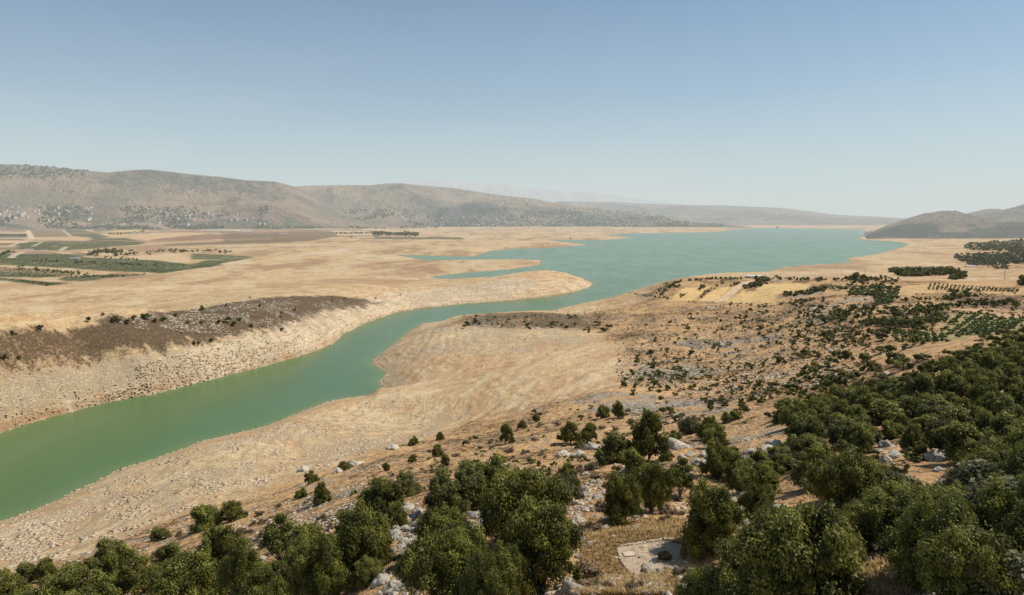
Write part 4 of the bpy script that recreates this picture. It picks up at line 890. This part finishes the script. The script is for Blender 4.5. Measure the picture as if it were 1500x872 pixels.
L += [(p, random.uniform(.6, 2.2)) for p in pts_in([(130,478),(250,452),(400,436),(470,440),(560,440),(470,460),(400,482),(330,490),(200,482)], 2600, -.02, 30)]
L += [(p, random.uniform(.6, 1.8)) for p in pts_in([(1100,455),(1250,440),(1400,450),(1400,470),(1250,480),(1120,480)], 700, .0, 22)]
def rub_mat(name, a, b, c_):
    t = NT(name); p = t.pos(); n = t.noise(p, .7, 3, .6); n3 = t.noise(p, 6, 4, .7); return t.finish(t.diff(t.mix(t.rng(n3, .35, .7), t.mix(t.rng(n, .35, .65), a, b), c_), t.bump(n3, .6, .1)))
M_rub = rub_mat('rubble_stone', (.38, .32, .24), (.62, .54, .42), (.27, .21, .15)); M_rub2 = rub_mat('shore_rubble', (.50, .38, .245), (.66, .53, .37), (.40, .29, .18))
rubble('limestone_rubble', L, M_rub, 'grey white limestone rubble strewn over the scrubby slopes')
L = []
L += [(p, random.uniform(.5, 2.1)) for p in pts_in([(100,602),(200,560),(200,535),(330,500),(440,470),(540,438),(700,414),(862,417),(862,424),(700,444),(614,450),(534,472),(485,503),(380,537),(220,577)], 5200, -.45, 16)]
L += [(p, random.uniform(.4, 1.5)) for p in pts_in([(0,770),(100,728),(230,675),(390,628),(470,600),(600,590),(640,635),(500,680),(300,735),(150,795),(0,845)], 6500, .02, 12)]
L += [(p, random.uniform(.5, 1.6)) for p in pts_in([(552,525),(620,480),(700,475),(880,490),(760,510),(620,530)], 2200, -.02, 14)]
L += [(p, random.uniform(.5, 1.4)) for p in pts_in([(560,555),(600,570),(640,600),(560,600),(520,590)], 500, -.1, 12)]
for i in range(len(shore_px) - 1):
    a, b = shore_px[i], shore_px[i + 1]
    if max(a[1], b[1]) < 415 or a[1] > 900: continue
    n = int(math.hypot(a[0] - b[0], a[1] - b[1]) * 1.6)
    for k in range(n):
        t = random.random(); x, y = flat(a[0] * (1 - t) + b[0] * t, a[1] * (1 - t) + b[1] * t); d = math.hypot(x, y)
        x += random.gauss(0, 1.5 + .004 * d); y += random.gauss(0, 1.5 + .004 * d); z = float(zat(x, y))
        if z > -.15: L.append(((x, y, max(z, 0)), random.uniform(.4, 1.3) * (1 + d / 900)))
rubble('shore_stones', L, M_rub2, 'broken tan stones and slabs along the drained banks', .28)
def small_stones():
    out = [];
    for k in range(260):
        a = random.uniform(0, 6.28); q = 3.9 * random.random() ** .5; x, y = TC[0] + q * math.cos(a), TC[1] + q * math.sin(a); out.append(((x, y, TC[2] + .05), random.uniform(.05, .2) if random.random() < .85 else random.uniform(.2, .4)))
    rubble('terrace_rubble', out, M_rub2, 'small loose stones scattered on and around the gravel terrace', .6)
small_stones()
# grass tufts
def tufts():
    t = NT('straw'); v = t.sep(t.attr('lv').outputs['Color']); m = t.finish(t.diff(t.mix(v[0], (.26, .165, .075), (.62, .44, .20))))
    P_ = pts_in([(380,780),(560,690),(900,600),(1130,600),(1130,800),(980,872),(380,872)], 9000, -.35, 7) + pts_in([(860,760),(1010,760),(990,872),(840,872)], 9000, room=False) + pts_in([(1260,780),(1330,780),(1330,872),(1260,872)], 700)
    P_ += pts_in([(600,680),(900,590),(1130,560),(1130,620),(900,660)], 2500, -.2, 12)
    fp = [wpt(a, b, TC[2])[:2] for a, b in out_px]; ar = np.array(P_); sdp = poly_sd(fp, ar[:, 0], ar[:, 1]); P_ = [p for p, s in zip(P_, sdp) if s < -.12]
    B = 9; r = np.random.default_rng(9); n = len(P_); c = np.repeat(np.array(P_), B, 0); m_ = len(c); s = np.repeat(r.uniform(.1, .3, n), B)[:, None]
    a = r.uniform(0, 6.28, m_); off = np.stack([np.cos(a), np.sin(a), 0 * a], 1); side_ = np.stack([-np.sin(a), np.cos(a), 0 * a], 1)
    b0 = c + off * s * .25 * r.uniform(0, 1, (m_, 1)); tip = b0 + off * s * r.uniform(.3, .9, (m_, 1)) + np.array([0, 0, 1]) * s * r.uniform(.5, 1.1, (m_, 1))
    V = np.stack([b0 - side_ * s * .09, b0 + side_ * s * .09, tip], 1).reshape(-1, 3); me = mk_mesh('dry_grass', V, np.arange(m_ * 3).reshape(-1, 3), 3, m)
    lv = np.repeat(np.repeat(r.uniform(0, 1, n), B)[:, None] * .7 + r.uniform(0, .3, (m_, 1)), 3, 0); cattr(me, 'lv', np.repeat(lv, 3, 1))
    ob = link('dry_grass', me, 'stuff'); ob['label'] = 'straw coloured dry grass tufts on the near slope'; ob['category'] = 'grass'
# ------------------------------------------------------------------ stone terrace
def plain_mat(name, a, b, sc=3., bmp=.5, rough=.9, obj=False):
    t = NT(name); p = t.pos((1, 1, 1), obj); n = t.noise(p, sc, 5, .65); return t.finish(t.diff(t.mix(t.rng(n, .3, .7), a, b), t.bump(n, bmp, .1), rough))
def wpt(px, py, z):                            # point of a level surface
    a, m = ray(px, py); d = (z - CH) / m; return np.array([d * math.sin(a), d * math.cos(a), z])
zt = TC[2]
out_px = [(905,806),(912,801),(940,797),(974,792),(1000,800),(1002,822),(985,842),(955,850),(925,842),(910,826)]
fl = [wpt(a, b, zt + .06) for a, b in out_px]
cx = sum(fl) / len(fl); Vf = [tuple(p) for p in fl] + [(p[0], p[1], zt - .3) for p in fl]
tufts()
n_ = len(fl); me = bpy.data.meshes.new('gravel_floor'); me.from_pydata(Vf, [], [tuple(range(n_))[::-1]] + [(i, (i + 1) % n_, n_ + (i + 1) % n_, n_ + i) for i in range(n_)]); me.materials.append(plain_mat('gravel', (.26, .20, .14), (.45, .345, .235), 3., 1.))
link('gravel_ground', me, 'structure')
def stone_run(pl, step, w, h, name='course', jitter=.12):
    Vs, Fs, o = [], [], 0; v, f = ico2
    for a, b in zip(pl[:-1], pl[1:]):
        L_ = np.linalg.norm(b[:2] - a[:2]); k = max(1, int(L_ / step)); ang = math.atan2(b[1] - a[1], b[0] - a[0])
        for i in range(k):
            c = a + (b - a) * (i + .5) / k; r = np.random.default_rng(int(abs(c[0]) * 971 + i)); q = np.sign(v) * np.abs(v) ** .55 * (1 + r.uniform(-jitter, jitter, (len(v), 1))) * [step * .56, w / 2, h / 2] * r.uniform(.85, 1.15, 3)
            x = q[:, 0] * math.cos(ang) - q[:, 1] * math.sin(ang) + c[0]; y = q[:, 0] * math.sin(ang) + q[:, 1] * math.cos(ang) + c[1]
            Vs.append(np.stack([x, y, q[:, 2] + c[2] + h * .3], 1)); Fs.append(f + o); o += len(v)
    return np.concatenate(Vs), np.concatenate(Fs)
wallp = [wpt(a, b, zt) for a, b in [(1000,796),(975,791),(940,797),(912,801),(905,806),(907,815),(912,826),(921,838)]]
V1, F1 = stone_run(wallp, .27, .22, .2, jitter=.3)
sw = link('stone_wall', mk_mesh('stone_wall', V1, F1, 3, M_bedrock)); sw['_p'] = (930, 800); tag(sw, 'low curved kerb wall of pale stones around the gravel terrace', 'wall')
# squared slab lying on the gravel
def slab(name, c, sx, sy, sz, rot, mat, label, cat):
    bm = bmesh.new(); bmesh.ops.create_cube(bm, size=1); bmesh.ops.scale(bm, vec=(sx, sy, sz), verts=bm.verts); bmesh.ops.bevel(bm, geom=bm.edges[:], offset=.02, segments=2, affect='EDGES')
    me = bpy.data.meshes.new(name); bm.to_mesh(me); bm.free(); me.materials.append(mat); o = link(name, me); o.location = c; o.rotation_euler = (0, 0, rot); tag(o, label, cat); return o
c = wpt(921, 812, zt + .09); slab('stone_slab', c, .75, .6, .1, .15, plain_mat('slab_stone', (.42, .34, .25), (.55, .46, .35), 4.), 'flat square stone slab lying on the terrace gravel', 'slab')
M_brnrock = rock_mat('brown_rock', (.10, .065, .04), (.19, .125, .08), (.04, .03, .02))
def rock1(name, px, py, s, seed, mat, label, sz=1., sub=3):
    c = wpt(px, py, zt + .05); v, f = rock_arrays(seed, sub, .7, .35); me = mk_mesh(name, v, f, 3, mat); o = link(name, me, loc=(c[0], c[1], c[2] + s * .2)); o.scale = (s / 2, s / 2, s / 2 * sz); tag(o, label, 'rock'); return o
rb = rock1('brown_rock', 974, 819, .85, 77, M_brnrock, 'dark brown rock with a pale vein standing on the terrace gravel', 1.1)
v, f = stone_run([np.array([-.45, -.48, .12]), np.array([0, -.55, .28]), np.array([.45, -.42, .42])], .12, .09, .09); vein = link('pale_vein', mk_mesh('pale_vein', v, f, 3, M_bedrock)); vein.parent = rb; vein.scale = (1, 1, 1)
for k, (a, b, s, l) in enumerate([(949,836,.9,'upright grey slab in the stone heap below the brown rock'),(955,842,.7,'pale stone at the left of the stone heap'),(968,838,.55,'round grey stone in the middle of the stone heap'),(978,834,.5,'small grey stone beneath the brown rock'),(985,838,.5,'pale stone at the right of the stone heap'),(960,852,.6,'flat pale stone at the foot of the stone heap'),(944,830,.4,'dark little stone at the top left of the heap'),(937,817,.22,'fist sized stone alone on the gravel'),(972,848,.7,'long flat stone below the heap')]):
    rock1('terrace_stone', a, b, s, 300 + k, M_lime, l, .8, 2)
c1, c2_ = wpt(989, 830, zt + .15), wpt(1003, 840, zt + .1)
v, f = tube([(0, 0, 0), (0, 0, .5), (0, 0, 1)], [.05, .045, .035], 8); me = mk_mesh('log', v, f, 4, plain_mat('dead_wood', (.30, .24, .17), (.48, .40, .30), 8., .8, obj=True)); lg = link('log', me); lg.location = c1; dvv = Vector(c2_ - c1); lg.scale = (1.6, 1.6, dvv.length); lg.rotation_euler = dvv.to_track_quat('Z', 'Y').to_euler(); tag(lg, 'bleached dead branch lying right of the stone heap', 'branch')

# ------------------------------------------------------------------ orchards
no = [0]; of = []
def row_trees(a, b, n, s, lab):
    for k in range(n):
        t = (k + .5 + random.uniform(-.2, .2)) / n; px = a[0] * (1 - t) + b[0] * t; py = a[1] * (1 - t) + b[1] * t; p, ok = at([px], [py])
        if not ok[0]: continue
        s_ = s * random.uniform(.75, 1.15)
        if no[0] < 296:
            e = plant('orchard_tree', random.choice(ORCH), (p[0][0], p[0][1], p[0][2] - .1), s_, s_ * .8, parts=False); e['_p'] = (px, py); no[0] += 1
            tag(e, '%s, %s' % (lab, pct(px, py)), 'tree', 'orchard trees planted in rows')
        else: of.append((p[0], s_, s_ * .8))
Q = lambda x, y: (1100 + x / 3.6325, 400 + y / 3.6325)
for (a, b, n) in [((1060,275),(1135,215),11),((1040,340),(1220,215),20),((1090,345),(1265,225),18),((1150,335),(1300,235),16),((1200,330),(1345,240),15),((1250,335),(1395,245),15),((1310,335),(1420,255),12),((1380,300),(1450,250),9)]:
    row_trees(Q(*a), Q(*b), n, 2.5, 'green vine bush in the slanting rows')
for i in range(7):
    x = 762 + i * 42; row_trees(Q(x, 312 + i * 2), Q(x + 14, 372), 6, 2.3, 'young orchard tree in short rows')
for x in (548, 580, 610, 640, 672, 705): row_trees(Q(x, 78 + abs(x - 600) * .05), Q(x - 25, 125), 7, 4.2, 'dark orchard tree in the far straw field')
for x in (700, 740, 775): row_trees(Q(x, 100), Q(x - 40, 170), 9, 4.4, 'dark orchard tree in curving rows')
for i in range(9): row_trees(Q(380 + i * 16, 62 + i * 2), Q(350 + i * 20, 92), 3, 3.2, 'small hedge tree at the straw field')
for i in range(22): row_trees(Q(960 + i * 22, 55 + i * 1.7), Q(945 + i * 22, 92 + i * .6), 5, 2.2, 'tiny sapling in the pale gold orchard')
for i in range(4): row_trees(Q(490 + i * 30, 330 + i * 10), Q(520 + i * 35, 400), 4, 2.4, 'yellow green sapling on the dry field')
if of: merged('orchard_scrub', of, SH_LO, 'rows of little saplings merging in the far orchard')
print('orchard', no)

# ------------------------------------------------------------------ buildings
WALLS = [plain_mat('wall_white', (.55, .51, .45), (.68, .64, .57), .4, .1, obj=True), plain_mat('wall_cream', (.50, .42, .32), (.62, .53, .41), .4, .1, obj=True), plain_mat('wall_grey', (.40, .37, .33), (.52, .48, .43), .4, .1, obj=True)]
M_tile = plain_mat('red_tile', (.30, .11, .07), (.40, .17, .10), .6, .3, obj=True); M_conc = plain_mat('concrete', (.42, .40, .37), (.55, .53, .49), .5, .1, obj=True)
M_metal = plain_mat('sheet_roof', (.55, .58, .62), (.72, .74, .77), .2, .1, .5, True); M_dk = plain_mat('window_dark', (.03, .035, .04), (.06, .065, .07), 1, 0, .3, True)
def boxv(x0, x1, y0, y1, z0, z1):
    return [(x0, y0, z0), (x1, y0, z0), (x1, y1, z0), (x0, y1, z0), (x0, y0, z1), (x1, y0, z1), (x1, y1, z1), (x0, y1, z1)], [(0, 3, 2, 1), (4, 5, 6, 7), (0, 1, 5, 4), (1, 2, 6, 5), (2, 3, 7, 6), (3, 0, 4, 7)]
def boxes(name, bl_, mat):
    V_, F_ = [], []
    for b in bl_: v, f = boxv(*b); o = len(V_); V_ += v; F_ += [tuple(i + o for i in q) for q in f]
    return mk_mesh(name, V_, F_, 4, mat)
def gable(name, w, d, z0, h, mat, ov=.4):
    w2, d2 = w / 2 + ov, d / 2 + ov; me = bpy.data.meshes.new(name)
    me.from_pydata([(-w2, -d2, z0), (w2, -d2, z0), (w2, d2, z0), (-w2, d2, z0), (-w2, 0, z0 + h), (w2, 0, z0 + h)], [], [(0, 1, 5, 4), (2, 3, 4, 5), (0, 4, 3), (1, 2, 5), (0, 3, 2, 1)]); me.materials.append(mat); return me
def house_proto(w, d, st, wall, roof, seed):
    h = st * 3.1; body = boxes('wall', [(-w / 2, w / 2, -d / 2, d / 2, -3, h)], wall)
    if roof == 'tile': rf = gable('roof', w, d, h, 2.2, M_tile)
    elif roof == 'metal': rf = gable('roof', w, d, h, 1.4, M_metal)
    else: rf = boxes('roof', [(-w / 2 - .3, w / 2 + .3, -d / 2 - .3, d / 2 + .3, h, h + .35), (-1.4, 1.4, -1.4, 1.4, h + .35, h + 2.3)], M_conc)
    wn_ = []
    for s in range(st):
        k = max(2, int(w / 3.4))
        for i in range(k):
            x = -w / 2 + (i + .5) * w / k; wn_.append((x - .55, x + .55, -d / 2 - .06, -d / 2 + .1, s * 3.1 + 1., s * 3.1 + 2.3))
    return dict(wall=body, roof=rf, window=boxes('window', wn_, M_dk))
HP = [house_proto(14, 11, 2, WALLS[0], 'flat', 1), house_proto(11, 10, 1, WALLS[1], 'tile', 2), house_proto(16, 12, 3, WALLS[2], 'flat', 3), house_proto(12, 10, 2, WALLS[1], 'flat', 4), house_proto(13, 11, 2, WALLS[0], 'tile', 5)]
SHED = house_proto(46, 14, 1, WALLS[0], 'metal', 6); SHED2 = house_proto(60, 16, 1, WALLS[0], 'metal', 7)
HN = ['flat roofed white house', 'red roofed cream house', 'tall grey house', 'flat roofed cream house', 'red roofed white house']
def joined(K):
    V_, F_, Mi, o, ms = [], [], [], 0, []
    for k, nm in enumerate(('wall', 'roof', 'window')):
        m_ = K[nm]; V_ += [v.co[:] for v in m_.vertices]; F_ += [tuple(i + o for i in p.vertices) for p in m_.polygons]; Mi += [k] * len(m_.polygons); o += len(m_.vertices); ms.append(m_.materials[0])
    me = bpy.data.meshes.new('house'); me.from_pydata(V_, [], F_); [me.materials.append(x) for x in ms]; me.polygons.foreach_set('material_index', Mi); return me
HP = [joined(k) for k in HP]; SHED = joined(SHED); SHED2 = joined(SHED2)
def building(name, K, p, rot, sc, label, cat, group=None, pp=None):
    e = bpy.data.objects.new(name, K); col.objects.link(e); e.location = p; e.rotation_euler = (0, 0, rot); e.scale = (sc, sc, sc)
    if pp: e['_p'] = pp
    tag(e, label, cat, group)
def hpos(px, py, surf):                        # nearest place on a hill face seen at that pixel
    x, y, z = surf; az, m = ray(px, py); i = int(np.argmin(np.abs(np.arctan2(x[:, 30], y[:, 30]) - az))); sl = (z[i] - CH) / np.hypot(x[i], y[i]); ok = np.where(sl >= m)[0]
    if len(ok) == 0: return None
    j = ok[0]; return (x[i, j], y[i, j], z[i, j])
def town(n, boxp, surf, where, sc=1.):
    for k in range(n):
        px = random.uniform(*boxp[:2]); py = random.uniform(*boxp[2:]); p = hpos(px, py, surf) if surf else None
        if p is not None: p = (p[0], p[1], p[2] + 3)
        if surf is None or p is None:
            q, ok = at([px], [py]); p = tuple(q[0])
            if not ok[0]: continue
        i = random.choice([0, 1, 2, 3, 3, 4]); building('house', HP[i], p, random.uniform(-.5, .5), random.uniform(1.3, 2.1) * sc, '%s %s, %s' % (HN[i], where, pct(px, py)), 'house', 'village houses', (px, py))
town(44, (0, 140, 304, 326), hillA, 'in the village under left hills'); town(34, (230, 400, 314, 331), hillA, 'at the hill foot')
town(75, (700, 1010, 315, 330), hillB, 'in the wooded lakeside village'); town(44, (560, 760, 318, 333), hillB, 'by the valley edge', 1.0); town(26, (400, 560, 318, 332), hillB, 'in the middle hamlet')
for px, py, K, s, l in [(318,337.5,SHED2,1.6,'long pale sheet roofed shed, widest of the valley sheds'),(345,339,SHED,1.3,'white long shed right of the widest valley shed'),(362,340,SHED,1.2,'white shed at the right end of the valley sheds'),(297,370,SHED,.45,'small white roofed farm shed by the green field'),(62,368,SHED,.5,'red brown farm shed left on the green field'),(42,366,SHED,.5,'grey farm shed at the left on the green field'),(110,379,SHED,.5,'pale stone farm shed inside the green field'),(415,343,SHED,.8,'white farm shed in the red field'),(520,345.5,SHED,.8,'white shed left of the dark pine block'),(548,346,SHED,.7,'white shed beside the dark pine block'),(655,341,SHED,1.,'long white building on the shore plain'),(630,334,SHED,1.,'white building above the shore plain'),(1422,391,SHED,.5,'grey shed in the right edge trees'),(1493,373,SHED,.5,'orange roofed shed at the right edge'),(780,334,SHED,.7,'white building at the edge of the wooded village'),(500,324,SHED,1.1,'pale shed on the hill foot field'),(570,326,SHED,1.,'pale shed above the dark pine block')]:
    p, ok = at([px], [py]); building('farm_shed', K, tuple(p[0]), random.uniform(-.2, .2), s, l, 'shed', None, (px, py))
p, ok = at([1104], [406]); building('farm_shed', SHED, tuple(p[0]), .1, .45, 'white flat roofed building among the headland trees', 'shed')
for px, py in [(235,368),(222,369),(268,368),(200,371)]:
    p, ok = at([px], [py]); building('house', HP[1], tuple(p[0]), .2, .8, 'low cream farmhouse by the valley grove, %s' % pct(px, py), 'house', 'village houses', (px, py))
# trees that stand apart on the plain and around the villages
nv = [0]
def vtree(px, py, wpx, lab, surf=None):
    p = hpos(px, py, surf) if surf else None
    if p is None: q, ok = at([px], [py]); p = tuple(q[0])
    d = math.hypot(p[0], p[1]); s = wpx * d / F; e = plant('valley_tree', random.choice(FAR), (p[0], p[1], p[2] - .2), s, s * random.uniform(.8, 1.3), parts=False); e['_p'] = (px, py); nv[0] += 1
    tag(e, '%s, %s' % (lab, pct(px, py)), 'tree', 'separate trees on the valley floor')
for px in (251, 256, 266, 269, 232, 240, 178, 190, 193, 152, 160, 165, 172, 15, 20, 306, 321, 329): vtree(px, 370 + random.uniform(-1, 1), random.uniform(2.5, 5), 'dark tree by the farm buildings')
for k in range(60): vtree(random.uniform(545, 612), random.uniform(344, 347.5), random.uniform(3, 5), 'pine of the dark grove on the shore plain')
vtree(514, 350, 3.5, 'lone tree on the shore plain'); vtree(836, 352, 3.5, 'tree standing in shallow water at the inlet')
items = []
def hmass(n, boxp, surf, a, b, thr=-.1):
    for k in range(n):
        px = random.uniform(*boxp[:2]); py = random.uniform(*boxp[2:]); p = hpos(px, py, surf)
        if p is None: q, ok = at([px], [py]); p = tuple(q[0]) if ok[0] else None
        if p is None or mnoise.noise(Vector((p[0] / 260, p[1] / 260, 1))) < thr: continue
        s = random.uniform(a, b); items.append((p, s, s * random.uniform(.6, .95)))
hmass(2800, (640, 1010, 306, 332), hillB, 12, 28, -.2); hmass(1300, (390, 660, 308, 334), hillB, 14, 34, -.05); hmass(1700, (0, 420, 304, 335), hillA, 12, 30, -.02)
hmass(420, (-20, 130, 243, 262), hillA, 14, 30, -.2); hmass(500, (60, 440, 262, 300), hillA, 10, 20, .1); hmass(500, (430, 800, 275, 310), hillB, 12, 24, .12)
hmass(900, (-20, 700, 333, 337), hillA, 12, 30, .0); hmass(500, (480, 1060, 329, 334), hillB, 14, 30, -.1)
merged('hill_scrub', items, SH_XLO, 'distant scrub and tree clumps on the hillsides and around villages')
# poles, lake tower, boat
M_pole = plain_mat('pole_wood', (.10, .085, .07), (.18, .155, .13), 3., .2, obj=True)
def pole(px, py, h, label):
    p, ok = at([px], [py]); v, f = tube([(0, 0, -.5), (0, 0, h)], [.16, .11], 8); e = bpy.data.objects.new('utility_pole', None); col.objects.link(e); e.location = p[0]
    a = link('post', mk_mesh('post', v, f, 4, M_pole), parent=e); b = link('crossarm', boxes('crossarm', [(-1.1, 1.1, -.08, .08, h - .7, h - .52)], M_pole), parent=e); tag(e, label, 'pole')
pole(1471, 412, 9, 'tall wooden utility pole on the far right field'); pole(1267, 408, 8, 'utility pole at the edge of the shore plain'); pole(1233, 405, 7, 'utility pole above the far orchard'); pole(1395, 405, 7, 'utility pole near the right edge trees')
x, y = flat(1139, 334.9); e = bpy.data.objects.new('intake_tower', None); col.objects.link(e); e.location = (x, y, 0)
v, f = tube([(0, 0, -5), (0, 0, 9), (0, 0, 9), (0, 0, 11)], [9, 9, 12, 12], 16); link('shaft', mk_mesh('shaft', v, f, 4, M_conc), parent=e); link('cabin', boxes('cabin', [(-9, 9, -8, 8, 11, 19)], M_conc), parent=e); link('roof', boxes('roof', [(-10, 10, -9, 9, 19, 20)], M_dk), parent=e); tag(e, 'squat concrete water intake tower standing in the far lake', 'tower')
x, y = flat(1277, 364); bm = bmesh.new()
def boat_mesh():
    st = [(-2.6, .75, .5), (-1.2, .95, .5), (.4, .9, .55), (1.8, .55, .7), (2.8, .05, .95)]; V_, F_ = [], []
    for xx, ww, hh in st: V_ += [(xx, -ww, hh), (xx, -ww * .6, -.15), (xx, ww * .6, -.15), (xx, ww, hh), (xx, ww * .85, hh - .02), (xx, ww * .5, .1), (xx, -ww * .5, .1), (xx, -ww * .85, hh - .02)]
    for i in range(len(st) - 1):
        for j in range(8): a = i * 8 + j; b = i * 8 + (j + 1) % 8; F_.append((a, b, b + 8, a + 8))
    F_ += [(0, 1, 6, 7), (1, 2, 5, 6), (2, 3, 4, 5)]; return mk_mesh('hull', V_, F_, 4, WALLS[0])
e = bpy.data.objects.new('rowing_boat', None); col.objects.link(e); e.location = (x, y, .1); e.rotation_euler = (0, 0, .4); e.scale = (1.5, 1.5, 1.5); link('hull', boat_mesh(), parent=e); link('bench', boxes('bench', [(-.9, -.6, -.75, .75, .32, .4)], M_pole), parent=e); tag(e, 'small white boat afloat near the right shore of the lake', 'boat')
print('objects', len(bpy.data.objects))
# ------------------------------------------------------------------ light
SUN_AZ = R(80); SUN_EL = R(55)
sd = bpy.data.lights.new('sun', 'SUN'); sd.energy = 5.0; sd.angle = R(.5); sd.color = (1, .94, .84)
so = bpy.data.objects.new('sun', sd); col.objects.link(so); so.location = (0, 0, 500)
dv = Vector((math.sin(SUN_AZ) * math.cos(SUN_EL), math.cos(SUN_AZ) * math.cos(SUN_EL), math.sin(SUN_EL)))
so.rotation_euler = dv.to_track_quat('Z', 'Y').to_euler()
w = bpy.data.worlds.new('World'); scene.world = w; w.use_nodes = True; wn = w.node_tree
sk = wn.nodes.new('ShaderNodeTexSky'); sk.sky_type = 'NISHITA'; sk.sun_disc = False; sk.sun_elevation = SUN_EL; sk.sun_rotation = SUN_AZ
sk.altitude = 800; sk.air_density = 1.0; sk.dust_density = .8; sk.ozone_density = 1.2
bg = wn.nodes['Background']; bg.inputs[1].default_value = .09
tc = wn.nodes.new('ShaderNodeTexCoord'); sx = wn.nodes.new('ShaderNodeSeparateXYZ'); wn.links.new(tc.outputs['Generated'], sx.inputs[0])
cr = wn.nodes.new('ShaderNodeValToRGB'); ns_ = wn.nodes.new('ShaderNodeTexNoise'); ns_.inputs['Scale'].default_value = 2.2; ns_.inputs['Detail'].default_value = 5; vm = wn.nodes.new('ShaderNodeVectorMath'); vm.operation = 'MULTIPLY'; vm.inputs[1].default_value = (1, 1, 5)
wn.links.new(tc.outputs['Generated'], vm.inputs[0]); wn.links.new(vm.outputs[0], ns_.inputs['Vector']); ma = wn.nodes.new('ShaderNodeMath'); ma.operation = 'MULTIPLY_ADD'; ma.inputs[1].default_value = .07; wn.links.new(ns_.outputs[0], ma.inputs[0])
mb = wn.nodes.new('ShaderNodeMath'); mb.operation = 'SUBTRACT'; wn.links.new(sx.outputs[2], mb.inputs[0]); mb.inputs[1].default_value = .035; wn.links.new(mb.outputs[0], ma.inputs[2]); wn.links.new(ma.outputs[0], cr.inputs[0])      # dust haze thins with height above the horizon
E = cr.color_ramp.elements; E[0].position = 0; E[0].color = (.93,) * 3 + (1,); E[1].position = .42; E[1].color = (.1,) * 3 + (1,)
for q, v in ((.06, .72), (.16, .4), (.28, .2)):
    e = cr.color_ramp.elements.new(q); e.color = (v, v, v, 1)
mxw = wn.nodes.new('ShaderNodeMix'); mxw.data_type = 'RGBA'; wn.links.new(cr.outputs[0], mxw.inputs[0]); tn = wn.nodes.new('ShaderNodeMix'); tn.data_type = 'RGBA'; tn.blend_type = 'MULTIPLY'; tn.inputs[0].default_value = 1; tn.inputs[7].default_value = (.80, 1.02, 1.10, 1)
wn.links.new(sk.outputs[0], tn.inputs[6]); wn.links.new(tn.outputs[2], mxw.inputs[6])
mxw.inputs[7].default_value = (HAZE[0] / .09 * 1.02, HAZE[1] / .09 * 1.02, HAZE[2] / .09 * 1.02, 1)
wn.links.new(mxw.outputs[2], bg.inputs[0])
scene.view_settings.view_transform = 'Standard'; scene.view_settings.look = 'None'; scene.view_settings.exposure = 0
scene.cycles.use_denoising = True
scene.cycles.max_bounces = 4; scene.cycles.diffuse_bounces = 2; scene.cycles.glossy_bounces = 2; scene.cycles.transparent_max_bounces = 4
scene.cycles.use_adaptive_sampling = True
